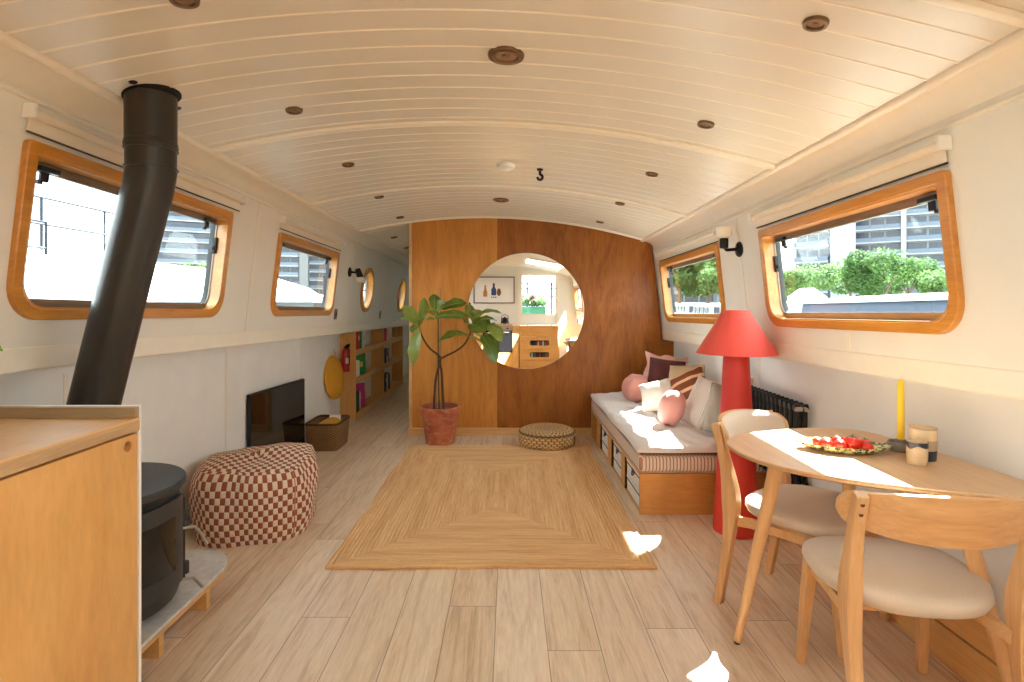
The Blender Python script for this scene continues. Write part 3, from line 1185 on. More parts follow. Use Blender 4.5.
# ------------------------------------------------------------------ wicker basket with yellow cloth
def wicker(name, c1, c2, su=0.02, sv=0.012):
    t = NT(name)
    t.set(Roughness=0.8)
    tc = t.n('TexCoord')
    sp = t.n('SeparateXYZ')
    t.l(tc.outputs['UV'], sp.inputs[0])
    u = t.math('DIVIDE', sp.outputs[0], su)
    v = t.math('DIVIDE', sp.outputs[1], sv)
    ph = t.math('MULTIPLY', t.math('MODULO', t.math('FLOOR', v), 2.0), PI)
    a = t.math('SINE', t.math('ADD', t.math('MULTIPLY', u, PI), ph))
    bb = t.math('ABSOLUTE', t.math('SINE', t.math('MULTIPLY', v, PI)))
    h = t.math('MULTIPLY', t.math('ADD', t.math('MULTIPLY', a, 0.5), 0.5), bb)
    f = t.noise(tc.outputs['Object'], 60, 3)
    cc = t.mix(f, s2l(c1), s2l(c2))
    cc = t.mix(t.ramp(h, [(0.0, (1, 1, 1, 1)), (0.25, (0, 0, 0, 1))]), cc, s2l(tuple(x * 0.55 for x in c1)))
    t.base(cc)
    t.bump(h, 0.9, 0.008)
    return t.m


m_wick = wicker('brown_wicker', (132, 90, 48), (180, 132, 80))
bk = thing('wicker_basket', 'square brown wicker basket on the floor between television and bookshelf', 'basket', (-1.635, 5.06, 0.0))
def bwall(u, v, e=0.0):
    a = 2 * PI * u
    c, s = se(a, 9)
    k = 0.90 + 0.10 * v - e
    return Vector((c * 0.150 * k, s * 0.205 * k, 0.232 * v))
b = MB()
b.grid(lambda u, v: bwall(u, v), 64, 10, closeu=True, uvs=lambda u, v: (u * 1.42, v * 0.235))
b.grid(lambda u, v: bwall(1 - u, v * 0.95 + 0.05, 0.07), 64, 10, closeu=True, uvs=lambda u, v: (u * 1.42, v * 0.235))
b.build('basket_wall', m_wick, bk, local=True, recalc=False)
b = MB()
b.prism([tuple(bwall(i / 64, 0.02, 0.03)[:2]) for i in range(64)], 0.0, 0.012, lambda p, q, d: (p, q, d))
b.build('basket_base', m_wick, bk, local=True)
b = MB()
b.sweep([bwall(i / 64, 1.0, 0.035) for i in range(65)], [(0.011, 0.011)] * 65, 8)
b.build('rim', m_wick, bk, local=True)
m_yel = fabric('mustard_cloth', (216, 156, 36), 0.9, 500)
ycl = thing('folded_cloth', 'folded mustard cloth lying inside the wicker basket', 'cloth', (-1.635, 5.06, 0.014))
b = MB()
def ycl_f(u, v):
    x, y = (u * 2 - 1), (v * 2 - 1)
    return Vector((x * 0.118, y * 0.166, 0.196 + 0.02 * math.sin(3 * x + 1) + 0.016 * math.sin(4 * y) - 0.03 * max(abs(x), abs(y)) ** 6))
b.grid(ycl_f, 14, 16)
r_ = bmesh.ops.extrude_edge_only(b.bm, edges=[e for e in b.bm.edges if e.is_boundary])
for v in [g for g in r_['geom'] if isinstance(g, bmesh.types.BMVert)]:
    v.co.z = 0.002
    v.co.x *= 0.92
    v.co.y *= 0.92
b.build('cloth_fold', m_yel, ycl, local=True)
b = MB()
b.obox((0.02, -0.145, 0.205), (0.12, 0.03, 0.02), (0.2, 0, 0.1))
b.build('cloth_strap', fabric('orange_strap', (206, 120, 40)), ycl, local=True, bevel=0.006)
cd = MB()
cd.obox((-1.60, 5.15, 0.235), (0.10, 0.015, 0.055), (R(-25), 0, R(4)))
tag(cd.build('paper_card', plain('white_card', (240, 236, 226), 0.7), bevel=0.001, smooth=False), 'small white card tucked into the back of the wicker basket', 'card')

# ------------------------------------------------------------------ round yellow tray hanging on the wall
m_ytray = plain('mustard_pad', (222, 160, 40), 0.6, var=0.05, scale=8)
DCY, DCZ = 5.83, 0.515
disc = thing('round_seat_pad', 'round mustard yellow pad hanging from a hook on the left wall', 'pad', (XLL + 0.04, DCY, DCZ))
dm = Matrix.Rotation(R(-6), 4, 'Z') @ Matrix.Rotation(R(83), 4, 'Y')
b = MB()
b.lathe([(0.0, -0.018), (0.20, -0.018), (0.222, -0.012), (0.228, 0.0), (0.222, 0.012), (0.20, 0.018), (0.0, 0.020)], n=56, m=dm)
b.build('pad', m_ytray, disc, local=True, angle=50)
b = MB()
b.sweep([(0.02, 0.0, 0.215), (0.01, -0.012, 0.25), (-0.005, 0.0, 0.285), (0.01, 0.012, 0.25), (0.02, 0.0, 0.215)], 0.004, 6)
b.build('hanging_loop', m_pine, disc, local=True)
hk = MB()
hk.lathe([(0.0, 0.0), (0.016, 0.0), (0.014, 0.006), (0.0, 0.008)], c=(XLL + 0.0005, DCY, DCZ + 0.29), n=16, m=Matrix.Rotation(R(90), 4, 'Y'))
hk.sweep([(XLL + 0.004, DCY, DCZ + 0.29), (XLL + 0.035, DCY, DCZ + 0.275), (XLL + 0.042, DCY, DCZ + 0.295)], 0.004, 8)
tag(hk.build('wall_hook', m_white), 'small white hook on the left wall holding the yellow pad', 'hook')

# ------------------------------------------------------------------ built-in bookshelf along the corridor
m_shelf = wood('shelf_birch', (206, 150, 84), (228, 178, 112), 'y', 0.45, 0.6)
m_shelfz = wood('shelf_birch_upright', (204, 146, 80), (226, 174, 108), 'z', 0.45, 0.6)
SXF, SXB = -1.685, -1.855
shelf = thing('bookshelf', 'long low birch bookshelf built along the left side of the corridor', 'bookshelf', (-1.77, 7.5, 0.0))
SY0, SYM, SY1 = 6.14, 7.53, 8.87
def ztop(y):
    return 1.043 + sh(y)
for yy in (SY0, SYM, SY1):
    b = MB()
    b.box(SXB, SXF, yy, yy + 0.03, 0.0, ztop(yy) - 0.004)
    b.build('upright', m_shelfz, shelf, smooth=False, bevel=0.0015)
b = MB()
b.box(XLL + 0.001, SXB, SY0, SY1 + 0.03, 0.0, ztop(SY1) - 0.006)
b.build('back_panel', m_white, shelf, smooth=False)
SHZ = (0.045, 0.435, 0.745)
for z in SHZ:
    b = MB()
    for a, c in ((SY0 + 0.031, SYM - 0.001), (SYM + 0.031, SY1 - 0.001)):
        b.box(SXB, SXF - 0.018, a, c, z - 0.024, z)
    b.box(SXF - 0.017, SXF - 0.001, SY0 + 0.031, SYM - 0.001, z - 0.04, z + 0.022)
    b.box(SXF - 0.017, SXF - 0.001, SYM + 0.031, SY1 - 0.001, z - 0.04, z + 0.022)
    b.build('shelf_board', m_shelf, shelf, smooth=False)

m_paper = plain('book_pages', (232, 224, 206), 0.8)
BK = 0


def book(cov, y, z, t, h, d, rot=0.0, lean=0.0, face=False, label='', stripe=None):
    """an upright book on a shelf; face=True shows its front cover to the corridor"""
    global BK
    BK += 1
    mc = plain('book_cover_%d' % BK, cov, 0.45, var=0.04)
    rm = Matrix.Rotation(lean, 3, 'X') @ Matrix.Rotation(rot, 3, 'Z')
    if face:
        rm = Matrix.Rotation(R(34), 3, 'Z') @ Matrix.Rotation(R(-9), 3, 'X')
        loc = (SXF - 0.096, y, z)
    else:
        loc = (SXF - 0.022 - d / 2, y, z)
    t_ = thing('book', label, 'book', loc, 0, 'books on the corridor bookshelf')
    ROOT[t_.name] = Matrix.Identity(4)
    mx = rm.to_4x4()
    fn = lambda a, b_, c: mx @ Vector((a, b_, c))
    b = MB()
    # spine faces +x
    b.box(-d / 2, d / 2, -t / 2, -t / 2 + 0.002, 0.0005, h, fn)
    b.box(-d / 2, d / 2, t / 2 - 0.002, t / 2, 0.0005, h, fn)
    b.box(d / 2 - 0.002, d / 2, -t / 2 + 0.002, t / 2 - 0.002, 0.0005, h, fn)
    b.build('cover', mc, t_, local=True, smooth=False)
    b = MB()
    b.box(-d / 2 + 0.004, d / 2 - 0.003, -t / 2 + 0.0022, t / 2 - 0.0022, 0.003, h - 0.004, fn)
    b.build('pages', m_paper, t_, local=True, smooth=False)
    if stripe:
        b = MB()
        if face:
            b.box(-d * 0.28, d * 0.28, -t / 2 - 0.001, -t / 2, h * 0.35, h * 0.6, fn)
        else:
            b.box(d / 2, d / 2 + 0.0008, -t / 2 + 0.001, t / 2 - 0.001, h * 0.55, h * 0.8, fn)
        b.build('cover_patch', plain('book_patch_%d' % BK, stripe, 0.5), t_, local=True, smooth=False)
    return t_


z1, z2, z3 = (z + 0.0005 for z in SHZ)
book((186, 44, 40), 6.370, z3, 0.05, 0.215, 0.12, label='thick red book at the near end of the top shelf', stripe=(230, 200, 180))
book((44, 118, 60), 6.460, z3, 0.032, 0.225, 0.12, label='tall green book beside the thick red one, top shelf')
book((120, 170, 120), 6.505, z3, 0.026, 0.215, 0.12, label='pale green book next to the tall green one, top shelf')
book((232, 228, 220), 6.610, z3, 0.03, 0.20, 0.12, 0, R(14), label='white book leaning right on the top shelf, near bay', stripe=(150, 150, 160))
book((238, 234, 226), 6.400, z2, 0.028, 0.20, 0.12, 0, R(6), label='cream book at the near end of the middle shelf')
book((36, 140, 58), 6.66, z2, 0.02, 0.255, 0.165, face=True, label='green book shown cover first on the middle shelf', stripe=(206, 216, 96))
book((60, 78, 64), 6.380, z1, 0.03, 0.24, 0.12, label='dark green book at the near end of the bottom shelf')
book((224, 216, 200), 6.440, z1, 0.022, 0.23, 0.12, 0, R(5), label='cream book behind the dark green one, bottom shelf')
book((176, 30, 118), 6.64, z1, 0.022, 0.29, 0.165, face=True, label='magenta book shown cover first on the bottom shelf', stripe=(206, 60, 150))
book((206, 74, 84), 7.810, z3, 0.028, 0.20, 0.12, label='red pink book on the top shelf, far bay')
book((236, 230, 222), 7.870, z3, 0.03, 0.21, 0.12, label='white book beside the red pink one, far bay', stripe=(210, 120, 130))
book((214, 204, 190), 7.940, z3, 0.035, 0.19, 0.12, 0, R(10), label='beige book leaning at the far side of the top shelf')
book((58, 66, 92), 7.810, z2, 0.035, 0.215, 0.12, label='navy book on the middle shelf, far bay')
book((232, 226, 214), 7.870, z2, 0.03, 0.205, 0.12, 0, R(8), label='cream book leaning on the navy one, far bay', stripe=(60, 60, 60))
book((40, 36, 38), 7.945, z2, 0.04, 0.215, 0.12, 0, R(10), label='black book leaning on the middle shelf, far bay')
book((30, 30, 32), 7.790, z1, 0.05, 0.255, 0.12, label='thick black book at the near end of the bottom shelf, far bay', stripe=(220, 210, 200))
book((238, 234, 228), 7.865, z1, 0.035, 0.245, 0.12, label='white book between black ones, bottom shelf of the far bay')
book((34, 30, 32), 7.945, z1, 0.045, 0.26, 0.12, 0, R(6), label='tall black book leaning, bottom shelf of the far bay')
book((110, 54, 44), 8.040, z1, 0.04, 0.235, 0.12, 0, R(9), label='brown book leaning at the end of the bottom row, far bay')

# ------------------------------------------------------------------ fire extinguisher
m_red = plain('extinguisher_red', (176, 24, 28), 0.28, var=0.03, coat=0.5)
fe = thing('fire_extinguisher', 'small red fire extinguisher on the near end of the bookshelf', 'fire extinguisher', (-1.775, 6.085, 0.545))
b = MB()
b.lathe([(0.0, 0.0), (0.038, 0.0), (0.043, 0.008), (0.043, 0.205), (0.038, 0.23), (0.022, 0.247), (0.015, 0.252), (0.0, 0.252)], n=28)
b.build('cylinder', m_red, fe, local=True)
b = MB()
arc_panel(b, 0.0432, 0.0438, R(-75), R(10), 0.09, 0.15, 8)
b.build('label_band', plain('extinguisher_label', (214, 190, 176), 0.5), fe, local=True)
b = MB()
b.lathe([(0.0, 0.252), (0.016, 0.252), (0.016, 0.272), (0.0, 0.274)], n=18)
b.bar((0.0, 0.0, 0.275), (0.05, -0.02, 0.30), 0.014, 0.008)
b.bar((0.0, 0.0, 0.268), (0.05, -0.02, 0.276), 0.014, 0.008)
b.build('valve', m_black, fe, local=True)
b = MB()
b.sweep([(0.012, -0.01, 0.262), (0.045, -0.03, 0.24), (0.05, -0.034, 0.15), (0.048, -0.032, 0.08)], 0.006, 8)
b.build('hose', m_black, fe, local=True)
b = MB()
b.obox((0.0, 0.047, 0.13), (0.05, 0.008, 0.18))
b.build('wall_bracket', m_black, fe, local=True, smooth=False)

# ------------------------------------------------------------------ fiddle leaf fig in a terracotta pot
m_bark = plain('fig_bark', (84, 58, 42), 0.8, var=0.25, scale=40, bump=0.3)
m_cane = plain('bamboo_cane', (150, 112, 70), 0.6)


def leaf_mat(name, c1, c2, rough=0.38):
    t = NT(name)
    t.set(Roughness=rough)
    t.p.inputs['Specular IOR Level'].default_value = 0.5 if rough < 0.6 else 0.1
    t.p.inputs['Subsurface Weight'].default_value = 0.0
    f = t.noise(t.coord(), 14, 3)
    cc = t.ramp(f, [(0.3, s2l(c1)), (0.7, s2l(c2))])
    t.base(cc)
    tr = t.n('BsdfTranslucent')
    tr.inputs[0].default_value = s2l(tuple(min(255, x * 1.25) for x in c2))
    mx = t.n('MixShader')
    mx.inputs[0].default_value = 0.25
    t.l(t.p.outputs[0], mx.inputs[1])
    t.l(tr.outputs[0], mx.inputs[2])
    t.l(mx.outputs[0], t.out.inputs[0])
    return t.m


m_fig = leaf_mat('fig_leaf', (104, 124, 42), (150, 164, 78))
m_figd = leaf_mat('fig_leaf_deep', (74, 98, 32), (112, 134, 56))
FY = 5.17
FX = (440 - CX) / F * FY
fig = thing('fiddle_leaf_fig', 'fiddle leaf fig tree with broad green leaves, in front of the plywood partition', 'potted plant', (FX, FY, 0.0))
b = MB()
b.lathe([(0.0, 0.0), (0.122, 0.0), (0.130, 0.006), (0.166, 0.265), (0.174, 0.268), (0.178, 0.275), (0.188, 0.335), (0.184, 0.342), (0.168, 0.342), (0.160, 0.285), (0.0, 0.285)], n=48)
b.build('pot', m_terra, fig, local=True, angle=35)
b = MB()
b.lathe([(0.0, 0.286), (0.10, 0.296), (0.1605, 0.289), (0.1605, 0.2855), (0.0, 0.2855)], n=32)
b.build('soil', m_soil, fig, local=True)


def q(px, py, dy=0.0):
    """a point read from the enlarged view of the tree"""
    return at(380 + px / 3.786, 280 + py / 3.786, FY + dy)


b = MB()
b.sweep(spline([q(204, 492, 0.0), q(206, 440, 0.0), q(212, 370, 0.02), q(228, 305, 0.03), q(222, 285), q(190, 260, -0.02), q(165, 225, -0.03), q(150, 185, -0.04), q(148, 160, -0.05)], 5, False), [0.0125 - 0.00016 * i for i in range(41)], 10)
b.sweep(spline([q(241, 492, 0.02), q(238, 440, 0.03), q(234, 360, 0.0), q(228, 305, -0.01), q(245, 290), q(285, 270, 0.02), q(318, 245, 0.03), q(338, 210, 0.02), q(348, 175, 0.0)], 5, False), [0.0125 - 0.00016 * i for i in range(41)], 10)
b.sweep(spline([q(224, 490, 0.05), q(222, 380, 0.04), q(221, 250, 0.02), q(220, 150, 0.0), q(214, 105, -0.01)], 5, False), [0.007 - 0.00015 * i for i in range(21)], 8)
b.build('trunk', m_bark, fig)
b = MB()
b.sweep([q(232, 492, 0.03), q(229, 30, 0.04)], 0.0035, 6)
b.sweep([q(214, 492, 0.06), q(222, 100, 0.06)], 0.003, 6)
b.build('support_cane', m_cane, fig)
LV = [  # base, tip, width, depth at base and tip, way the upper face looks, sag, deep green
    ((148, 188), (126, 322), 0.130, -0.05, -0.12, (-0.3, -0.9, 0.3), 0.10, 0),
    ((145, 172), (42, 160), 0.110, -0.05, 0.05, (0.0, -0.18, 1), 0.16, 0),
    ((142, 165), (88, 98), 0.135, -0.05, -0.06, (0.5, -0.8, 0.3), 0.08, 0),
    ((150, 160), (168, 66), 0.125, -0.05, 0.02, (0.7, -0.7, 0.1), 0.10, 0),
    ((150, 170), (205, 152), 0.10, -0.04, -0.20, (0.1, -0.5, 1), 0.14, 1),
    ((150, 172), (120, 200), 0.10, -0.04, -0.18, (-0.2, -0.6, 0.8), 0.16, 1),
    ((205, 110), (206, 52), 0.115, 0.0, 0.03, (0.3, -0.9, 0.3), 0.06, 1),
    ((212, 118), (248, 84), 0.11, 0.0, -0.12, (0.2, -0.8, 0.5), 0.12, 1),
    ((232, 110), (330, 88), 0.135, 0.0, 0.0, (-0.1, -0.75, 0.7), 0.14, 1),
    ((205, 142), (335, 140), 0.125, 0.0, -0.14, (0.0, -0.75, 0.75), 0.10, 1),
    ((212, 135), (186, 112), 0.11, 0.0, 0.14, (0.1, -0.6, 0.8), 0.12, 0),
    ((338, 212), (222, 232), 0.115, 0.02, -0.08, (0.0, -0.5, 0.9), 0.20, 1),
    ((345, 165), (398, 200), 0.190, 0.0, -0.18, (0.1, -0.85, 0.55), 0.10, 1),
    ((345, 178), (318, 160), 0.13, 0.0, -0.18, (0.0, -0.8, 0.6), 0.12, 1),
    ((352, 145), (462, 128), 0.100, 0.0, 0.06, (0.0, -0.35, 0.95), 0.18, 0),
    ((362, 158), (440, 156), 0.095, 0.0, 0.16, (0.0, -0.5, 0.9), 0.14, 1),
    ((352, 150), (328, 92), 0.075, 0.0, 0.08, (-0.6, -0.5, 0.5), 0.12, 0),
    ((396, 172), (464, 236), 0.125, -0.02, -0.08, (0.5, -0.75, 0.5), 0.14, 0),
    ((384, 208), (438, 318), 0.150, -0.03, -0.12, (0.5, -0.8, 0.3), 0.10, 1),
    ((346, 214), (398, 262), 0.07, 0.0, 0.10, (0.3, -0.4, 0.8), 0.12, 0),
    ((352, 160), (372, 112), 0.09, 0.02, 0.22, (0.1, -0.6, 0.7), 0.12, 0),
]
b = MB()
bd = MB()
pet = MB()
for (p0, p1, w, d0, d1, nn, sag, deep) in LV:
    P0, P1 = q(p0[0], p0[1], d0), q(p1[0], p1[1], d1)
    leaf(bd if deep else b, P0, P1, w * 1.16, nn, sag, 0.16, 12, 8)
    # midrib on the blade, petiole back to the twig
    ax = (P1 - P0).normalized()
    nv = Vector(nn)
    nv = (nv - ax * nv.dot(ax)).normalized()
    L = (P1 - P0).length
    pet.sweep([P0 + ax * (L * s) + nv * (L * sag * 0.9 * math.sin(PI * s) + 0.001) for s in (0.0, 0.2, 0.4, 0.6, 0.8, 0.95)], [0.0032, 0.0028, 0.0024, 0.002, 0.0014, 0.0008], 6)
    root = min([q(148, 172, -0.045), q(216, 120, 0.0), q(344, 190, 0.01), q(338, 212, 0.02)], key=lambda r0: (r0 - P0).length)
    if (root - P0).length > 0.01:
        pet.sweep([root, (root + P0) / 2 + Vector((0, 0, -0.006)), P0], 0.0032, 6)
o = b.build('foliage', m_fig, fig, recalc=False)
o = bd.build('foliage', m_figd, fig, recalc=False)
pet.build('leaf_stalk', plain('fig_rib', (150, 168, 92), 0.5), fig)

# ------------------------------------------------------------------ low round wicker pouffe with a lid
m_rush = wicker('golden_rush', (204, 160, 102), (232, 192, 134), 0.026, 0.015)
rp = thing('woven_floor_pouffe', 'low round woven rush pouffe on the floor under the mirror', 'pouffe', (0.345, 5.085, 0.0))
RPR = 0.258
b = MB()
prof = [(0.86, 0.0), (0.96, 0.02), (1.0, 0.06), (0.985, 0.115), (0.95, 0.13)]
b.grid(lambda u, v: (lambda i, f: Vector((math.cos(2 * PI * u), math.sin(2 * PI * u), 0)) * (RPR * (prof[i][0] * (1 - f) + prof[min(i + 1, 4)][0] * f)) + Vector((0, 0, prof[i][1] * (1 - f) + prof[min(i + 1, 4)][1] * f)))(min(int(v * 4), 3), v * 4 - min(int(v * 4), 3)), 72, 12, closeu=True, uvs=lambda u, v: (u * 1.62, v * 0.14))
b.build('woven_side', m_rush, rp, local=True, recalc=False, angle=60)
b = MB()
tp = [(0.955, 0.128), (0.95, 0.142), (0.82, 0.158), (0.60, 0.163), (0.40, 0.158), (0.30, 0.150), (0.10, 0.146), (0.001, 0.146)]
def lid_f(u, v):
    k = v * 7
    i = min(int(k), 6)
    f = k - i
    r = RPR * (tp[i][0] * (1 - f) + tp[i + 1][0] * f)
    return Vector((math.cos(2 * PI * u) * r, math.sin(2 * PI * u) * r, tp[i][1] * (1 - f) + tp[i + 1][1] * f))
b.grid(lid_f, 72, 21, closeu=True, uvs=lambda u, v: (v * 0.26, u * 1.12))
b.build('woven_top', m_rush, rp, local=True, recalc=False, angle=60)
b = MB()
b.sweep([(RPR * 0.965 * math.cos(2 * PI * i / 72), RPR * 0.965 * math.sin(2 * PI * i / 72), 0.130) for i in range(73)], [(0.009, 0.009)] * 73, 8)
b.build('braided_edge', m_rush, rp, local=True)
b = MB()
b.lathe([(0.0, 0.001), (RPR * 0.87, 0.001), (RPR * 0.87, 0.004), (0.0, 0.004)], n=40)
b.build('base', m_rush, rp, local=True)

# ------------------------------------------------------------------ day bed with storage boxes
m_bedwood = wood('day_bed_ply', (190, 126, 60), (216, 156, 88), 'x', 0.42, 0.5, 0.15, 0.25, 0.2)
m_bedwoody = wood('day_bed_ply_side', (196, 136, 70), (220, 164, 96), 'y', 0.42, 0.6)
BX0, BX1, BY0, BY1 = 0.80, 1.60, 3.42, 5.455
bed = thing('day_bed', 'plywood day bed with ticking mattress and quilt along the right wall', 'day bed', (1.2, 4.4, 0.0))
MB().box(BX0, BX1, BY0, BY0 + 0.022, 0.0, 0.252).build('end_board', m_bedwood, bed, smooth=False, bevel=0.002)
MB().box(BX0, BX1, BY1 - 0.022, BY1, 0.0, 0.252).build('end_board', m_bedwood, bed, smooth=False, bevel=0.002)
MB().box(BX0, BX1, BY0 + 0.0225, BY1 - 0.0225, 0.236, 0.252).build('deck', m_bedwoody, bed, smooth=False)
MB().box(BX0 + 0.42, BX0 + 0.44, BY0 + 0.0225, BY1 - 0.0225, 0.012, 0.2355).build('back_board', m_bedwoody, bed, smooth=False)
MB().box(BX0 + 0.01, BX1, BY0 + 0.0225, BY1 - 0.0225, 0.0, 0.0118).build('floor_board', m_bedwoody, bed, smooth=False)
STI = [(3.87, 4.00), (4.37, 4.53), (4.91, 5.10)]
for a, c in STI:
    b = MB()
    b.box(BX0, BX0 + 0.42, a, a + 0.02, 0.012, 0.2355)
    b.box(BX0, BX0 + 0.02, a, c, 0.012, 0.2355)
    b.build('divider', m_bedwoody, bed, smooth=False, bevel=0.001)

m_tick = striped('rust_ticking', (224, 208, 190), (170, 124, 104), 0.021, 0.66, (1, 1, 0.0))
b = MB()
b.box(BX0 - 0.004, BX1 - 0.004, BY0 - 0.004, BY1 - 0.01, 0.2525, 0.368)
mt = b.build('mattress', m_tick, bed, bevel=0.030, seg=4)
m_tpr = fabric('mattress_piping', (188, 160, 136))
b = MB()
for z in (0.262, 0.360):
    b.sweep([(BX1 - 0.03, BY0 - 0.001, z), (BX0 + 0.02, BY0 - 0.001, z), (BX0 + 0.003, BY0 + 0.012, z), (BX0 - 0.001, BY0 + 0.04, z), (BX0 - 0.001, BY1 - 0.05, z)], 0.005, 6)
b.build('mattress_piping', m_tpr, mt)
m_quilt = fabric('pale_quilt', (224, 216, 208), 0.95, 300, 0.08, 0.35)
m_under = fabric('brown_quilt_back', (112, 78, 46), 0.95, 300)


def quilt(u, v):
    x = BX0 - 0.012 + (BX1 + 0.002 - BX0) * u
    yy = BY0 - 0.016 + (BY1 - BY0 - 0.004) * v
    e = min(u / 0.04, (1 - u) / 0.02, v / 0.015, (1 - v) / 0.015, 1.0)
    puff = 0.018 * math.sqrt(max(0, 1 - (1 - e) ** 2))
    tuft = 0.010 * abs(math.sin(PI * u * 4)) * abs(math.sin(PI * v * 9)) * e
    wr_ = (0.006 * math.sin(11 * u + 17 * v) + 0.005 * math.sin(31 * v - 9 * u) + 0.004 * math.sin(23 * u * 2 + 41 * v)) * e
    return Vector((x + 0.006 * math.sin(yy * 7), yy + 0.005 * math.sin(x * 11), 0.404 + puff + tuft + wr_))


b = MB()
b.grid(quilt, 56, 130)
r_ = bmesh.ops.extrude_edge_only(b.bm, edges=[e for e in b.bm.edges if e.is_boundary])
for v in [g for g in r_['geom'] if isinstance(g, bmesh.types.BMVert)]:
    v.co.z = 0.383
b.build('quilt', m_quilt, bed, angle=70)
b = MB()
b.box(BX0 - 0.004, BX1 - 0.006, BY0 - 0.006, BY1 - 0.014, 0.3682, 0.386)
b.build('quilt_underside', m_under, bed, bevel=0.006)

m_boxw = plain('white_storage_board', (226, 222, 214), 0.6, var=0.03)
m_boxn = fabric('navy_ribbon', (52, 52, 76))
SLOT = [(3.455, 3.862, 'nearest cubby under the day bed'), (4.012, 4.362, 'middle cubby under the day bed'), (4.545, 4.902, 'farthest filled cubby under the day bed')]
for a, c, where in SLOT:
    for lvl, z0 in (('upper', 0.1215), ('lower', 0.0125)):
        t_ = thing('storage_box', 'white navy banded box, %s of two, %s' % (lvl, where), 'box', (BX0 + 0.2, (a + c) / 2, z0), 0, 'white boxes under the day bed')
        hw = (c - a) / 2
        b = MB()
        b.box(-0.185, 0.19, -hw, hw, 0.0, 0.078)
        b.build('box_body', m_boxw, t_, local=True, smooth=False, bevel=0.002)
        b = MB()
        b.box(-0.188, 0.193, -hw - 0.001, hw + 0.001, 0.0785, 0.1065)
        ld = b.build('lid', m_boxw, t_, local=True, smooth=False, bevel=0.002)
        b = MB()
        b.box(-0.1895, -0.1875, -hw, hw, 0.0765, 0.086)
        b.build('navy_band', m_boxn, t_, local=True, smooth=False)
        if lvl == 'upper':
            b = MB()
            b.box(-0.192, -0.188, -0.035, 0.035, 0.062, 0.088)
            b.sweep([(-0.19, -0.03, 0.066), (-0.196, -0.01, 0.05), (-0.196, 0.01, 0.05), (-0.19, 0.03, 0.066)], 0.004, 6)
            b.build('ribbon_bow', m_boxn, t_, local=True, smooth=False)

# ------------------------------------------------------------------ cushions
def frame_of(n, up=(0, 0, 1), roll=0.0):
    z = Vector(n).normalized()
    y = Vector(up)
    y = (y - z * y.dot(z)).normalized()
    x = y.cross(z)
    m = Matrix((x, y, z)).transposed()
    return m @ Matrix.Rotation(roll, 3, 'Z')


def cush_z(u, v, t, pu=0.55):
    a, c = abs(u), abs(v)
    return t * 0.5 * (max(0, 1 - a ** 2.6) ** pu) * (max(0, 1 - c ** 2.6) ** pu)


def cushion(name, label, pos, n, w, h, t, mat, roll=0.0, group=None, pipe=None, frill=None, uvrep=1.0, ear=0.06, seed=1):
    """a stuffed square cushion whose centre is at pos, facing n"""
    o = thing(name, label, 'cushion', pos, 0, group)
    M3 = frame_of(n, roll=roll)
    rnd = random.Random(seed)
    ph = [rnd.uniform(0, 6) for _ in range(4)]

    def xy(u, v):
        k = 1 - ear * (1 - abs(u) ** 2) * abs(v) ** 3
        kk = 1 - ear * (1 - abs(v) ** 2) * abs(u) ** 3
        return u * w / 2 * kk, v * h / 2 * k

    def pt(s):
        def fn(a, c):
            u, v = a * 2 - 1, c * 2 - 1
            x, y = xy(u, v)
            z = cush_z(u, v, t)
            z *= 1 + 0.10 * math.sin(3 * u + ph[0]) * math.sin(2.5 * v + ph[1])
            z += 0.012 * math.sin(9 * u + 4 * v + ph[2]) * (abs(u) * abs(v)) ** 0.7 * (1 - max(abs(u), abs(v)) ** 8)
            return M3 @ Vector((x, y, s * z))
        return fn
    b = MB()
    b.grid(pt(1), 26, 26, uvs=lambda a, c: (a * uvrep, c * uvrep))
    b.grid(lambda a, c: pt(-1)(1 - a, c), 26, 26, uvs=lambda a, c: (a * uvrep, c * uvrep))
    b.build('cushion_cover', mat, o, local=True, angle=80)
    per = [(-1 + 2 * i / 14, -1) for i in range(14)] + [(1, -1 + 2 * i / 14) for i in range(14)] + [(1 - 2 * i / 14, 1) for i in range(14)] + [(-1, 1 - 2 * i / 14) for i in range(14)]
    if pipe:
        b = MB()
        b.sweep([M3 @ Vector((*xy(u, v), 0)) for u, v in per + per[:1]], 0.005, 6)
        b.build('piping', pipe, o, local=True)
    if frill:
        b = MB()
        N = len(per)
        inn, out = [], []
        for i in range(N * 2):
            i0, f = i // 2, (i % 2) * 0.5
            u0, v0 = per[i0]
            u1, v1 = per[(i0 + 1) % N]
            u, v = u0 + (u1 - u0) * f, v0 + (v1 - v0) * f
            x, y = xy(u, v)
            k = 1.20 + 0.075 * math.cos(2 * PI * i / (N * 2) * 8)
            zz = 0.010 * math.sin(2 * PI * i / (N * 2) * 16)
            inn.append((Vector((x * 0.97, y * 0.97, 0.004)), Vector((x * k, y * k, zz + 0.006)), Vector((x * k, y * k, zz - 0.006)), Vector((x * 0.97, y * 0.97, -0.004))))
        V = [[b.bm.verts.new(M3 @ p) for p in q_] for q_ in inn]
        for i in range(len(V)):
            j = (i + 1) % len(V)
            for k in range(4):
                b._f([V[i][k], V[j][k], V[j][(k + 1) % 4], V[i][(k + 1) % 4]])
        b.build('frill', frill, o, local=True)
    return o


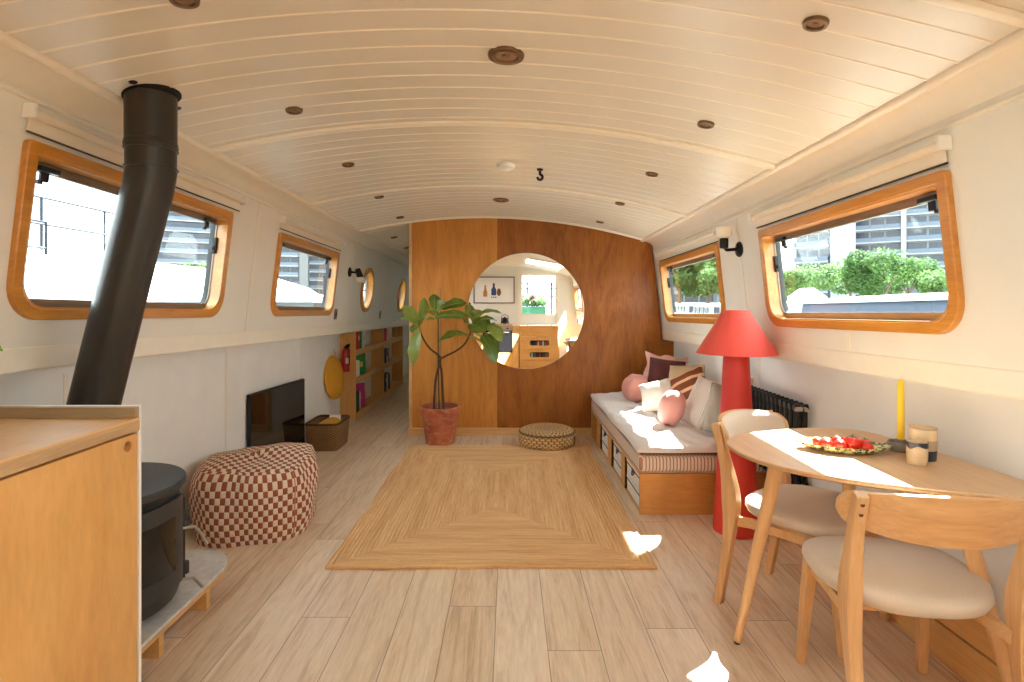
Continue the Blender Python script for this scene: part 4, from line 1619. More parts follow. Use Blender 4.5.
def pouch(name, label, pos, rx_, rz_, mat, roll=(0, 0, 0), lobes=6, knot=True):
    """a plump gathered ball cushion: soft facets drawn up to a knot"""
    o = thing(name, label, 'cushion', pos)
    m3 = Euler(roll).to_matrix()
    def fn(u, v):
        th = 2 * PI * u
        ph = PI * (0.001 + 0.998 * v)
        s = math.sin(ph) ** 0.72
        k = 1 + 0.055 * math.cos(lobes * th) * s + 0.02 * math.sin(3 * th + 5 * v)
        return m3 @ Vector((rx_ * s * math.cos(th) * k, rx_ * s * math.sin(th) * k, -rz_ * math.cos(ph) * (1 + 0.04 * math.cos(lobes * th))))
    b = MB()
    b.grid(fn, 60, 24, closeu=True)
    b.build('cushion_cover', mat, o, local=True, angle=80)
    if knot:
        b = MB()
        m4 = m3.to_4x4()
        for s in (1,):
            b.lathe([(0.0, s * rz_ * 0.965), (0.03, s * rz_ * 0.975), (0.036, s * rz_ * 1.02), (0.022, s * rz_ * 1.05), (0.0, s * rz_ * 1.055)], n=14, m=m4)
        b.build('gather', mat, o, local=True)
    return o


m_pink = fabric('dusty_pink_velvet', (206, 140, 126), 0.85, 500, 0.07)
m_pinkl = fabric('pale_pink_linen', (222, 172, 158), 0.9, 500, 0.07)
m_maroon = fabric('maroon_cloth', (98, 46, 44), 0.9, 500)
m_cream = fabric('cream_linen', (222, 208, 192), 0.95, 500)
m_beige = fabric('beige_linen', (206, 178, 142), 0.95, 500)
m_greyc = fabric('warm_grey_linen', (152, 138, 122), 0.95, 400)


def uvstripe(name, ca, cb, n, duty, vert=False):
    t = NT(name)
    t.set(Roughness=0.95)
    tc = t.n('TexCoord')
    sp = t.n('SeparateXYZ')
    t.l(tc.outputs['UV'], sp.inputs[0])
    f = t.math('FRACT', t.math('MULTIPLY', sp.outputs[0 if vert else 1], float(n)))
    t.base(t.ramp(f, [(0, s2l(ca)), (duty, s2l(cb))], 'CONSTANT'))
    t.bump(t.noise(tc.outputs['Object'], 500, 2), 0.2, 0.002)
    return t.m


m_str = uvstripe('rust_peach_stripe', (126, 66, 34), (228, 178, 140), 4, 0.68, False)
m_fine = uvstripe('fine_stripe_linen', (226, 212, 200), (168, 142, 130), 22, 0.78, True)
QT = 0.425
cushion('frilled_cushion', 'maroon square cushion with a wavy pink frill, by the partition', (1.415, 5.06, QT + 0.20), (-0.34, -0.90, 0.28), 0.33, 0.33, 0.13, m_maroon, R(-6), frill=m_pinkl, seed=2)
pouch('gathered_cushion', 'dusty pink gathered ball cushion at the partition end of the bed', (1.115, 4.93, QT + 0.118), 0.116, 0.116, m_pink, (R(14), R(-16), 0.4), 5)
cushion('plain_cushion', 'beige linen cushion leaning on the wall behind the striped one', (1.475, 4.68, QT + 0.19), (-0.74, -0.58, 0.36), 0.34, 0.34, 0.12, m_beige, R(8), seed=3)
cushion('striped_cushion', 'rust brown cushion with broad peach stripes', (1.40, 4.36, QT + 0.185), (-0.66, -0.62, 0.46), 0.33, 0.33, 0.10, m_str, R(34), seed=4)
cushion('plain_cushion', 'cream linen cushion propped in front of the maroon frilled one', (1.185, 4.48, QT + 0.125), (-0.50, -0.62, 0.62), 0.28, 0.28, 0.14, m_cream, R(22), ear=0.10, seed=5)
pouch('gathered_cushion', 'dusty pink gathered ball cushion in the sun at the middle of the bed', (1.155, 3.97, QT + 0.122), 0.090, 0.124, m_pink, (R(10), R(14), 0.2), 5, False)
cushion('fine_striped_cushion', 'pale cushion with fine grey stripes, leaning beside the grey one', (1.345, 3.96, QT + 0.165), (-0.90, -0.16, 0.40), 0.29, 0.36, 0.09, m_fine, R(-3), pipe=m_cream, seed=6)
cushion('plain_cushion', 'warm grey linen cushion next to the red lamp', (1.405, 3.62, QT + 0.175), (-0.62, -0.70, 0.34), 0.26, 0.32, 0.14, m_greyc, R(-5), pipe=m_greyc, seed=7)
cushion('plain_cushion', 'pale pink cushion mostly hidden behind the warm grey one', (1.51, 3.80, QT + 0.20), (-0.88, -0.26, 0.36), 0.30, 0.37, 0.08, m_pinkl, R(2), seed=8)

# ------------------------------------------------------------------ red floor lamp
m_lampred = plain('red_painted_plaster', (208, 56, 46), 0.5, var=0.03, scale=6)
m_lampsh = fabric('coral_red_shade', (224, 78, 62), 0.8, 700, 0.05, 0.12)
lamp = thing('floor_lamp', 'tall coral red floor lamp with tapered column and wide cone shade', 'lamp', (1.292, 3.185, 0.0))
b = MB()
b.lathe([(0.0, 0.0), (0.118, 0.0), (0.124, 0.004), (0.124, 0.010), (0.069, 1.00), (0.066, 1.02), (0.0, 1.022)], n=56)
b.build('column', m_lampred, lamp, local=True, angle=40)
b = MB()
b.lathe([(0.2145, 1.009), (0.2185, 1.008), (0.0690, 1.253), (0.0650, 1.252), (0.2145, 1.009)], n=64)
for f in [f for f in b.bm.faces if len(f.verts) > 4]:
    b.bm.faces.remove(f)
b.build('lamp_shade', m_lampsh, lamp, local=True, angle=40)
b = MB()
b.sweep([(0, 0, 1.02), (0, 0, 1.09)], 0.014, 12)
b.lathe([(0.0, 1.088), (0.014, 1.09), (0.03, 1.13), (0.022, 1.165), (0.0, 1.175)], n=18)
for a in (0, 120, 240):
    b.sweep([(0, 0, 1.185), (0.068 * math.cos(R(a)), 0.068 * math.sin(R(a)), 1.25)], 0.002, 5)
b.sweep([(0, 0, 1.17), (0, 0, 1.19)], 0.004, 6)
b.build('bulb_holder', m_white, lamp, local=True)

# ------------------------------------------------------------------ radiator
m_rad = plain('anthracite_radiator', (40, 40, 42), 0.38, 0.4)
rad = thing('column_radiator', 'dark column radiator on the right wall behind the red lamp', 'radiator', (1.555, 3.3, 0.28))
RY0, RY1, RZ0, RZ1 = 2.965, 3.85, 0.30, 0.75
n_col = 17
for i in range(n_col):
    yy = RY0 + 0.03 + (RY1 - RY0 - 0.06) * i / (n_col - 1)
    b = MB()
    for x in (1.535, 1.583):
        b.sweep([(x, yy, RZ0 + 0.02), (x, yy, RZ1 - 0.02)], 0.0125, 10)
    b.sweep([(1.522, yy, RZ1 - 0.016), (1.596, yy, RZ1 - 0.016)], [(0.020, 0.016)] * 2, 10)
    b.sweep([(1.522, yy, RZ0 + 0.016), (1.596, yy, RZ0 + 0.016)], [(0.020, 0.016)] * 2, 10)
    b.build('radiator_column', m_rad, rad)
b = MB()
for z in (RZ0 + 0.016, RZ1 - 0.016):
    b.sweep([(1.559, RY0, z), (1.559, RY1, z)], 0.016, 12)
for yy in (RY0 + 0.2, RY1 - 0.2):
    b.box(1.585, 1.61, yy - 0.015, yy + 0.015, RZ1 - 0.10, RZ1 - 0.05)
    b.box(1.545, 1.575, yy - 0.012, yy + 0.012, 0.246, RZ0 + 0.01)
b.build('header_pipe', m_rad, rad)
b = MB()
b.sweep([(1.559, RY0 - 0.03, RZ1 - 0.016), (1.559, RY0, RZ1 - 0.016)], 0.012, 12)
b.sweep([(1.54, RY0 - 0.018, RZ1 - 0.016), (1.51, RY0 - 0.018, RZ1 - 0.016)], 0.013, 12)
b.build('bleed_valve', plain('chrome_valve', (190, 182, 174), 0.2, 0.9), rad)

# ------------------------------------------------------------------ dining table
m_oak = wood('oiled_oak', (204, 150, 96), (226, 180, 128), 'z', 0.42, 0.8)
m_oakx = wood('oiled_oak_slat', (206, 152, 96), (228, 182, 128), 'x', 0.42, 0.8)
m_top = wood('pale_oak_top', (206, 166, 124), (224, 188, 150), 'y', 0.36, 0.8, 0.1)
m_topedge = wood('oak_top_edge', (176, 130, 84), (204, 158, 110), 'y', 0.45, 1.5)
TO = [(0.852, 2.11), (0.868, 2.235), (0.955, 2.345), (1.10, 2.415), (1.27, 2.465), (1.42, 2.475), (1.52, 2.42), (1.565, 2.28), (1.588, 2.05), (1.600, 1.82), (1.600, 1.66), (1.565, 1.585), (1.46, 1.585), (1.32, 1.635), (1.17, 1.70), (1.04, 1.775), (0.935, 1.875), (0.872, 1.99)]
TOs = [(p.x, p.y) for p in spline([(a, c, 0) for a, c in TO], 5)]
tcx = sum(p[0] for p in TOs) / len(TOs)
tcy = sum(p[1] for p in TOs) / len(TOs)
table = thing('dining_table', 'small oak dining table with rounded triangular top against the right wall', 'table', (tcx, tcy, 0.0))
b = MB()
sc_ = lambda k: [(tcx + (x - tcx) * k, tcy + (y_ - tcy) * k) for x, y_ in TOs]
b.prism(TOs, 0.7305, 0.738, lambda p, q_, d: (p, q_, d))
b.build('table_top_edge', m_topedge, table, angle=30)
b = MB()
loops = [(0.90, 0.7195), (0.93, 0.7205), (0.998, 0.7303)]
n = len(TOs)
rings = [[b.bm.verts.new((x, y_, z)) for x, y_ in sc_(k)] for k, z in loops]
for i in range(len(rings) - 1):
    for j in range(n):
        b._f([rings[i][j], rings[i][(j + 1) % n], rings[i + 1][(j + 1) % n], rings[i + 1][j]])
b._f(rings[0][::-1])
b._f(rings[-1])
b.build('table_underside', m_topedge, table, angle=50)
b = MB()
b.prism(sc_(0.999), 0.738, 0.745, lambda p, q_, d: (p, q_, d))
b.build('table_top', m_top, table, angle=30, bevel=0.003)
for top, foot in (((0.985, 2.055, 0.718), (0.869, 2.135, 0.0)), ((1.37, 2.26, 0.718), (1.445, 2.375, 0.0)), ((1.395, 1.755, 0.718), (1.535, 1.665, 0.0))):
    top, foot = Vector(top), Vector(foot)
    b = MB()
    tp_ = foot + (top - foot) * 0.012
    b.sweep([tp_, foot + (top - foot) * 0.5, top], [0.0135, 0.0215, 0.026], 20)
    lg = b.build('leg', m_oak, table)
    b = MB()
    b.sweep([foot + Vector((0, 0, 0.0005)), tp_], 0.012, 16)
    b.build('foot_cap', m_black, lg)
    b = MB()
    b.sweep([top + Vector((0, 0, -0.012)), top], 0.034, 20)
    b.build('leg_plate', m_oak, lg)

# ------------------------------------------------------------------ dining chairs (local: front is +y)
m_seat = fabric('oatmeal_upholstery', (206, 188, 168), 0.95, 700, 0.10, 0.3)


def make_chair(label, loc, rotz):
    ch = thing('dining_chair', label, 'chair', loc, rotz, 'oak dining chairs')
    # seat cushion: rounded shield
    def outline(a):
        c, s = math.cos(a), math.sin(a)
        e = 2.7
        k = 1.0 / (abs(c) ** e + abs(s) ** e) ** (1 / e)
        x, y_ = c * k, s * k
        w = 0.232 + 0.016 * (0.5 + 0.5 * y_) - 0.010 * (y_ < 0) * y_ * y_
        return x * w, y_ * 0.232
    def seat(u, v):
        x, y_ = outline(2 * PI * u)
        k = [0.86, 0.965, 1.0, 0.99, 0.93, 0.80, 0.55, 0.28, 0.001]
        zz = [0.404, 0.414, 0.432, 0.450, 0.461, 0.467, 0.471, 0.473, 0.474]
        f = v * 8
        i = min(int(f), 7)
        f -= i
        kk = k[i] * (1 - f) + k[i + 1] * f
        return Vector((x * kk, y_ * kk, zz[i] * (1 - f) + zz[i + 1] * f + 0.008 * (x * kk / 0.24) ** 2))
    b = MB()
    b.grid(seat, 64, 16, closeu=True)
    b.build('seat', m_seat, ch, local=True, angle=80)
    b = MB()
    pts = [tuple(x * 0.80 for x in outline(2 * PI * i / 48)) for i in range(48)]
    b.prism(pts, 0.394, 0.4055, lambda p, q_, d: (p, q_, d))
    b.build('seat_base', m_oak, ch, local=True, angle=40)
    # rails under the seat
    b = MB()
    for s in (-1, 1):
        b.sweep([(s * 0.206, -0.215, 0.372), (s * 0.190, -0.15, 0.376), (s * 0.178, 0.17, 0.374)], [(0.022, 0.040)] * 3, 4, up=(1, 0, 0))
    b.sweep([(-0.188, 0.16, 0.374), (0.188, 0.16, 0.374)], [(0.022, 0.038)] * 2, 4, up=(0, 1, 0))
    b.sweep([(-0.19, -0.09, 0.376), (0.19, -0.09, 0.376)], [(0.022, 0.034)] * 2, 4, up=(0, 1, 0))
    b.build('seat_rail', m_oakx, ch, local=True, bevel=0.004)
    for s in (-1, 1):
        b = MB()
        b.sweep([(s * 0.200, 0.21, 0.0), (s * 0.190, 0.18, 0.25), (s * 0.182, 0.155, 0.408)], [(0.028, 0.030), (0.036, 0.040), (0.042, 0.050)], 4, up=(1, 0, 0))
        b.build('front_leg', m_oak, ch, local=True, bevel=0.005)
        b = MB()
        pp_ = spline([(s * 0.212, -0.285, 0.0), (s * 0.215, -0.245, 0.22), (s * 0.218, -0.222, 0.40), (s * 0.219, -0.228, 0.52), (s * 0.220, -0.258, 0.66), (s * 0.221, -0.292, 0.776)], 4, False)
        nn_ = len(pp_)
        rd = []
        for i in range(nn_):
            t_ = i / (nn_ - 1)
            g = math.exp(-((t_ - 0.50) / 0.20) ** 2)
            rd.append((0.034 + 0.009 * g, 0.034 + 0.034 * g))
        b.sweep(pp_, rd, 4, up=(1, 0, 0))
        pst = b.build('rear_leg', m_oak, ch, local=True, bevel=0.004)
        b = MB()
        for z in (0.718, 0.748):
            b.sweep([(s * 0.221, -0.292 + (0.776 - z) * 0.30 - 0.0185, z), (s * 0.221, -0.292 + (0.776 - z) * 0.30 - 0.0135, z)], 0.0062, 10)
        b.build('dowel', plain('dark_dowel', (96, 60, 34), 0.6), pst, local=True)
    # bowed back slat, deep in the middle, with a padded inner face
    def slat(thk0, thk1, sc, mat, name, bev):
        b = MB()
        NU, NV = 96, 12
        def P(u, v, off):
            s = u * 2 - 1
            x = s * 0.252 * sc
            hb = 0.073 * (1 - 0.40 * abs(s) ** 2.2) * sc
            if abs(s) > 0.90:
                hb *= max(0.12, 1 - ((abs(s) - 0.90) / 0.10) ** 2) ** 0.5
            z = 0.722 + (v * 2 - 1) * hb
            yb = -0.258 - 0.075 * (1 - (x / 0.252) ** 2) + 0.035 * (x / 0.252) ** 4 - (z - 0.703) * 0.28
            return Vector((x, yb + off, z))
        b.grid(lambda u, v: P(u, v, thk0), NU, NV)
        b.grid(lambda u, v: P(1 - u, v, thk1 if not callable(thk1) else thk1(1 - u, v)), NU, NV)
        bd_ = [e for e in b.bm.edges if e.is_boundary]
        bmesh.ops.bridge_loops(b.bm, edges=bd_)
        return b.build(name, mat, ch, local=True, angle=45, bevel=bev)
    sl = slat(0.0, 0.020, 1.0, m_oakx, 'back_slat', 0.004)
    def padf(u, v):
        s, c = abs(u * 2 - 1), abs(v * 2 - 1)
        return 0.0205 + 0.022 * (1 - s ** 6) ** 0.5 * (1 - c ** 4) ** 0.5
    slat(0.0205, padf, 0.955, m_seat, 'back_pad', 0)
    return ch


def face_rot(fx, fy):
    return math.atan2(fy, fx) - PI / 2


make_chair('oak dining chair seen from behind, nearest, its wooden back slat in view', (1.222, 1.789, 0.0), face_rot(0.14, 0.99))
make_chair('oak dining chair beside the red lamp, its padded back in view', (1.252, 2.335, 0.0), face_rot(0.61, -0.79))

# ------------------------------------------------------------------ things on the table
TZ = 0.7455
m_glaze = NT('speckled_glaze')
t = m_glaze
t.set(Roughness=0.2)
vo = t.n('TexVoronoi')
vo.inputs['Scale'].default_value = 95
t.l(t.coord(), vo.inputs['Vector'])
sp = t.n('SeparateColor')
t.l(vo.outputs['Color'], sp.inputs[0])
t.base(t.ramp(sp.outputs[0], [(0.0, s2l((216, 204, 150))), (0.36, s2l((66, 66, 42))), (0.60, s2l((190, 178, 116))), (0.80, s2l((112, 114, 68)))], 'CONSTANT'))
m_glaze = t.m
DC = Vector((1.245, 2.09, TZ))
dish = thing('serving_dish', 'oval yellow and olive speckled dish of tomatoes on the table', 'dish', DC, R(-16))


def dish_f(flip):
    def fn(u, v):
        a = 2 * PI * u
        pr = [(0.0, 0.006), (0.55, 0.006), (0.72, 0.012), (0.86, 0.020), (1.0, 0.029)] if not flip else [(0.0, 0.0), (0.55, 0.0), (0.72, 0.004), (0.87, 0.013), (1.0, 0.024)]
        f = v * 4
        i = min(int(f), 3)
        f -= i
        k = pr[i][0] * (1 - f) + pr[i + 1][0] * f
        sc = 1 + 0.035 * math.cos(a * 18) * (k > 0.9) + 0.16 * abs(math.cos(a)) ** 10 * k
        return Vector((0.136 * math.cos(a) * k * sc, 0.088 * math.sin(a) * k * sc, pr[i][1] * (1 - f) + pr[i + 1][1] * f))
    return fn


b = MB()
b.grid(dish_f(False), 108, 12, closeu=True)
b.grid(dish_f(True), 108, 12, closeu=True)
bmesh.ops.bridge_loops(b.bm, edges=[e for e in b.bm.edges if e.is_boundary and (e.verts[0].co.xy.length > 0.05)])
b.build('dish_bowl', m_glaze, dish, local=True, angle=60)
m_tom = plain('tomato_skin', (216, 44, 30), 0.16, var=0.08, scale=10, coat=0.4)
m_calyx = plain('tomato_calyx', (70, 104, 44), 0.6)
tom = None
SPOT = [(-0.082, 0.006, 0.020, 'small tomato at the lamp end of the dish'), (-0.056, -0.018, 0.021, 'tomato second from the lamp end, near rim of the dish'), (-0.048, 0.026, 0.019, 'tomato second from the lamp end, far rim of the dish'),
        (-0.014, -0.026, 0.022, 'tomato at the near rim in the middle of the dish'), (-0.008, 0.020, 0.024, 'tomato at the far side in the middle of the dish'), (0.030, -0.010, 0.030, 'largest tomato, just past the middle of the dish'),
        (0.040, 0.042, 0.020, 'tomato at the far rim behind the largest one'), (0.074, -0.028, 0.020, 'tomato at the near rim by the candle end'), (0.078, 0.020, 0.022, 'tomato at the candle end of the dish')]
for i, (x, y_, r0, lb) in enumerate(SPOT):
    pw = ROOT[dish.name] @ Vector((x, y_, 0.0065 + (0.004 if abs(y_) > 0.035 else 0.0)))
    if tom is None:
        tom = thing('tomato', lb, 'tomato', pw, 0.3, 'tomatoes in the dish')
        b = MB()
        b.grid(lambda u, v: (lambda th, ph: Vector((math.cos(th) * math.sin(ph) * (1 + 0.03 * math.cos(5 * th)), math.sin(th) * math.sin(ph) * (1 + 0.03 * math.cos(5 * th)), 0.90 - 0.90 * math.cos(ph) - 0.16 * max(0, -math.cos(ph)) ** 8)))(2 * PI * u, PI * (0.002 + 0.996 * v)) * 0.02, 28, 16, closeu=True)
        b.build('flesh', m_tom, tom, local=True, angle=80)
        b = MB()
        for k in range(5):
            a = 2 * PI * k / 5
            leaf(b, (0.001 * math.cos(a), 0.001 * math.sin(a), 0.0335), (0.011 * math.cos(a), 0.011 * math.sin(a), 0.0345), 0.004, (0, 0, 1), 0.1, 0.1, 5, 2, False)
        b.sweep([(0, 0, 0.033), (0.001, 0, 0.040)], 0.0012, 6)
        b.build('calyx', m_calyx, tom, local=True, recalc=False)
        tom.scale = (r0 / 0.02,) * 3
    else:
        dup(tom, pw, i * 1.3, lb, (r0 / 0.02,) * 3)

m_ston = plain('grey_stoneware', (134, 126, 118), 0.5, var=0.1, scale=30)
CPX, CPY = 1.462, 2.09
hold = thing('candle_holder', 'grey stoneware candle holder on the table', 'candle holder', (CPX, CPY, TZ))
b = MB()
b.lathe([(0.0, 0.0), (0.034, 0.0), (0.040, 0.004), (0.043, 0.030), (0.041, 0.034), (0.037, 0.034), (0.035, 0.022), (0.018, 0.022), (0.018, 0.042), (0.0135, 0.044), (0.0132, 0.024), (0.0, 0.024)], n=36)
b.build('holder_dish', m_ston, hold, local=True, angle=50)
b = MB()
b.sweep([(-0.042, 0.0, 0.027), (-0.058, 0.0, 0.027), (-0.062, 0.0, 0.018), (-0.058, 0.0, 0.009), (-0.040, 0.0, 0.009)], 0.004, 8)
b.build('ring_handle', m_ston, hold, local=True)
cndl = thing('candle', 'tall yellow dinner candle in the grey holder', 'candle', (CPX, CPY, TZ + 0.0245))
b = MB()
b.lathe([(0.0, 0.0), (0.0125, 0.0), (0.0115, 0.212), (0.0105, 0.227), (0.006, 0.240), (0.0, 0.243)], n=24)
b.build('wax', plain('yellow_wax', (240, 198, 44), 0.4, var=0.03), cndl, local=True, angle=50)
b = MB()
b.sweep([(0, 0, 0.240), (0.001, 0, 0.250), (0.003, 0, 0.256)], 0.0012, 6)
b.build('wick', plain('pale_wick', (226, 216, 196), 0.9), cndl, local=True)

m_cupc = plain('sandy_stoneware', (218, 190, 150), 0.45, var=0.07, scale=40)
m_cupd = plain('dark_glaze', (52, 52, 64), 0.25, var=0.15, scale=30)
m_cupm = plain('grey_glaze', (170, 148, 118), 0.3, var=0.1, scale=30)


def cup(name, label, loc, r, h, bands):
    o = thing(name, label, 'cup', loc)
    b = MB()
    b.lathe([(0.0, 0.0), (r * 0.88, 0.0), (r * 0.94, 0.004), (r, h * 0.5), (r, h - 0.002), (r - 0.002, h), (r - 0.004, h - 0.002), (r - 0.0045, h * 0.5), (r * 0.84, 0.008), (0.0, 0.007)], n=36)
    b.build('cup_body', m_cupc, o, local=True, angle=50)
    for nm, m, z0, z1, wob in bands:
        b = MB()
        N = 36
        def bf(u, v):
            a = 2 * PI * u
            zz = (z0 + wob * math.sin(3 * a + 1) + wob * 0.6 * math.sin(5 * a)) * (1 - v) + z1 * v
            k = min(1, zz / (h * 0.5))
            rr_ = (r * 0.94 * (1 - k) + r * k) if zz > 0.004 else r * 0.94
            return Vector(((rr_ + 0.0007) * math.cos(a), (rr_ + 0.0007) * math.sin(a), zz))
        b.grid(bf, N, 4, closeu=True)
        b.grid(lambda u, v: bf(1 - u, v) * 1.0 - Vector((math.cos(2 * PI * (1 - u)), math.sin(2 * PI * (1 - u)), 0)) * 0.0006, N, 4, closeu=True)
        b.build(nm, m, o, local=True, recalc=False)
    return o


cup('stoneware_tumbler', 'tall stoneware tumbler with dark glazed foot, by the candle', (1.452, 1.965, TZ), 0.041, 0.118, [('dark_glaze_band', m_cupd, 0.004, 0.040, 0.0), ('grey_glaze_band', m_cupm, 0.041, 0.075, 0.0), ('rim_glaze', m_cupm, 0.111, 0.117, 0.0)])
cup('stoneware_cup', 'small stoneware cup with a dark glazed rim, front of the tall tumbler', (1.398, 1.918, TZ), 0.031, 0.078, [('dark_rim_glaze', m_cupd, 0.060, 0.077, 0.004)])

# ------------------------------------------------------------------ wall sconces, switches
m_bronze = plain('dark_bronze', (38, 33, 29), 0.4, 0.6)
m_opal = plain('opal_glass', (238, 226, 206), 0.3, var=0.02)


def sconce(label, p, sg, cup_side):
    o = thing('wall_light', label, 'wall light', p)
    my = Matrix.Rotation(R(90), 4, 'Y')
    b = MB()
    b.lathe([(0.0, -0.002), (0.048, -0.002), (0.050, 0.004), (0.044, 0.014), (0.02, 0.022), (0.0, 0.023)], n=28, m=Matrix.Rotation(R(90 * -sg), 4, 'Y'))
    b.build('back_plate', m_bronze, o, local=True)
    b = MB()
    b.sweep([(-sg * 0.02, 0, 0), (-sg * 0.085, 0, -0.005), (-sg * 0.10, 0.0, 0.012)], 0.010, 10)
    b.build('arm', m_bronze, o, local=True)
    b = MB()
    if cup_side:
        b.lathe([(0.0, 0.005), (0.022, 0.005), (0.026, 0.012), (0.026, 0.062), (0.022, 0.068), (0.0, 0.068)], c=(-sg * 0.10, 0, 0.0), n=20)
        b.build('lamp_cup', m_bronze, o, local=True)
        b = MB()
        b.lathe([(0.0, 0.068), (0.020, 0.068), (0.045, 0.085), (0.052, 0.135), (0.048, 0.137), (0.040, 0.088), (0.0, 0.074)], c=(-sg * 0.10, 0, 0.0), n=24)
        b.build('glass_shade', m_opal, o, local=True)
    else:
        b.sweep([(-sg * 0.085, 0, 0.03), (-sg * 0.115, -0.01, -0.055)], [0.026, 0.034], 18)
        b.build('lamp_cup', m_bronze, o, local=True)
        b = MB()
        b.lathe([(0.0, -0.105), (0.03, -0.105), (0.042, -0.075), (0.036, -0.054), (0.0, -0.052)], c=(-sg * 0.117, -0.01, 0), n=20)
        b.build('glass_shade', m_opal, o, local=True)
    return o


sconce('dark bronze wall light on the right wall between the two windows', wr(3.50, 1.645, 0.0), 1, True)
sconce('dark bronze wall light on the left wall before the portholes', wl(5.66, 1.66, 0.0), -1, False)
for yy, zz, lb in ((5.37, 1.235, 'brushed metal switch plate on the left wall below the second window'), (7.22, 1.225, 'brushed metal switch plate on the left wall between the two portholes')):
    b = MB()
    b.prism(rrect(yy - 0.042, yy + 0.042, zz - 0.05, zz + 0.05, 0.006, 0.006), -0.006, -0.0005, wl)
    s_ = thing('wall_switch', lb, 'switch', wl(yy, zz, 0))
    b.build('plate', plain('brushed_metal', (128, 116, 100), 0.35, 0.7), s_, bevel=0.001)
    b = MB()
    b.prism(rrect(yy - 0.012, yy + 0.012, zz - 0.02, zz + 0.02, 0.002, 0.002), -0.010, -0.0055, wl)
    b.build('rocker', m_black, s_)

# ------------------------------------------------------------------ ceiling fittings
m_brass = plain('antique_brass', (122, 92, 62), 0.4, 0.6, var=0.1)
m_lens = plain('dim_lens', (150, 118, 96), 0.25, var=0.15, scale=60)


def ceil_pt(u, v):
    """where the sight line through (u, v) meets the ceiling"""
    lo, hi = 0.3, 11.0
    for _ in range(60):
        m_ = (lo + hi) / 2
        p = at(u, v, m_)
        if p.z > zc(p.x, m_):
            hi = m_
        else:
            lo = m_
    p = at(u, v, lo)
    return p


def tilt(p):
    """rotation that lays a fitting flat on the ceiling at p (its -z side faces down)"""
    e = 0.01
    nx = -(zc(p.x + e, p.y) - zc(p.x - e, p.y)) / (2 * e)
    return Vector((nx, 0.0195, 1)).to_track_quat('Z', 'Y').to_matrix().to_4x4()


def downlight(u, v, r, label, grp='brass downlights in the boarded ceiling'):
    p = ceil_pt(u, v)
    p.z = zc(p.x, p.y)
    o = thing('ceiling_downlight', label, 'downlight', p, 0, grp)
    m4 = tilt(p)
    b = MB()
    b.lathe([(r * 0.62, -0.004), (r * 0.70, -0.012), (r * 0.95, -0.011), (r, -0.004), (r, 0.001), (r * 0.62, 0.001), (r * 0.62, -0.004)], n=36, m=m4)
    for f in [f for f in b.bm.faces if len(f.verts) > 4]:
        b.bm.faces.remove(f)
    b.build('bezel', m_brass, o, local=True)
    b = MB()
    b.lathe([(0.0, -0.005), (r * 0.64, -0.005), (r * 0.64, 0.0), (0.0, 0.0)], n=28, m=m4)
    b.build('lens', m_lens, o, local=True)
    b = MB()
    b.lathe([(0.0, -0.009), (r * 0.2, -0.008), (r * 0.22, -0.005), (0.0, -0.005)], n=16, m=m4)
    b.build('lamp', m_brass, o, local=True)
    return o


downlight(506, 54.5, 0.066, 'large brass ceiling light in the middle of the ceiling, nearest')
downlight(501, 199.5, 0.066, 'large brass ceiling light nearest the plywood partition')
downlight(816, 22, 0.034, 'small brass downlight at the right, nearest of all, by the right window')
downlight(294, 109.5, 0.036, 'small brass downlight on the left side, next along from the flue pipe')
downlight(706, 123.5, 0.036, 'small brass downlight on the right side before the first batten')
downlight(348, 164, 0.036, 'small brass downlight on the left, first beyond the first batten')
downlight(652, 173.5, 0.036, 'small brass downlight on the right, first beyond the first batten')
downlight(379, 196.5, 0.036, 'small brass downlight on the left just past the second batten')
downlight(620, 203, 0.036, 'small brass downlight on the right just past the second batten')
downlight(400, 217, 0.036, 'small brass downlight on the left just before the corridor')
downlight(600, 221.5, 0.036, 'small brass downlight on the right nearest the partition')
downlight(394, 237, 0.036, 'small brass downlight over the corridor, first beyond the partition')
downlight(406.5, 247.5, 0.036, 'small brass downlight deep in the corridor by the partition edge')
downlight(184, -2, 0.040, 'small brass downlight nearest the camera on the left, just past the top edge')

p = ceil_pt(506, 164.5)
p.z = zc(p.x, p.y)
sd = thing('smoke_detector', 'round white smoke detector on the ceiling between the battens', 'smoke detector', p)
b = MB()
b.lathe([(0.0, -0.034), (0.030, -0.034), (0.036, -0.026), (0.052, -0.022), (0.056, -0.004), (0.056, 0.002), (0.0, 0.002)], n=36, m=tilt(p))
b.build('housing', m_white, sd, local=True, angle=30)
b = MB()
b.lathe([(0.0, -0.0365), (0.010, -0.0365), (0.012, -0.034), (0.0, -0.033)], n=16, m=tilt(p))
b.build('test_button', m_white, sd, local=True)
p = ceil_pt(540, 169)
p.z = zc(p.x, p.y)
hk = thing('ceiling_hook', 'dark metal swivel hook on the ceiling beside the smoke detector', 'hook', p)
b = MB()
b.lathe([(0.0, -0.012), (0.016, -0.012), (0.020, -0.004), (0.020, 0.002), (0.0, 0.002)], n=20, m=tilt(p))
b.build('base', m_bronze, hk, local=True)
b = MB()
b.sweep([(0, 0, -0.010), (0, 0, -0.035)] + [(0.016 * math.sin(R(a)), 0, -0.052 + 0.017 * math.cos(R(a))) for a in range(0, 300, 25)], 0.0085, 8)
b.build('hook_ring', m_bronze, hk, local=True)
for u, v, lb in ((133, 82, 'dark round painted hole in the ceiling left of the flue pipe'), (177.5, 108, 'dark round painted hole in the ceiling right of the flue pipe')):
    p = ceil_pt(u, v)
    p.z = zc(p.x, p.y)
    b = MB()
    b.lathe([(0.0, -0.003), (0.013, -0.003), (0.015, 0.001), (0.0, 0.001)], c=p, n=20, m=tilt(p))
    tag(b.build('ceiling_hole_disc', m_bronze), lb, 'hole')  # dark disc stands for the dark of a small open hole

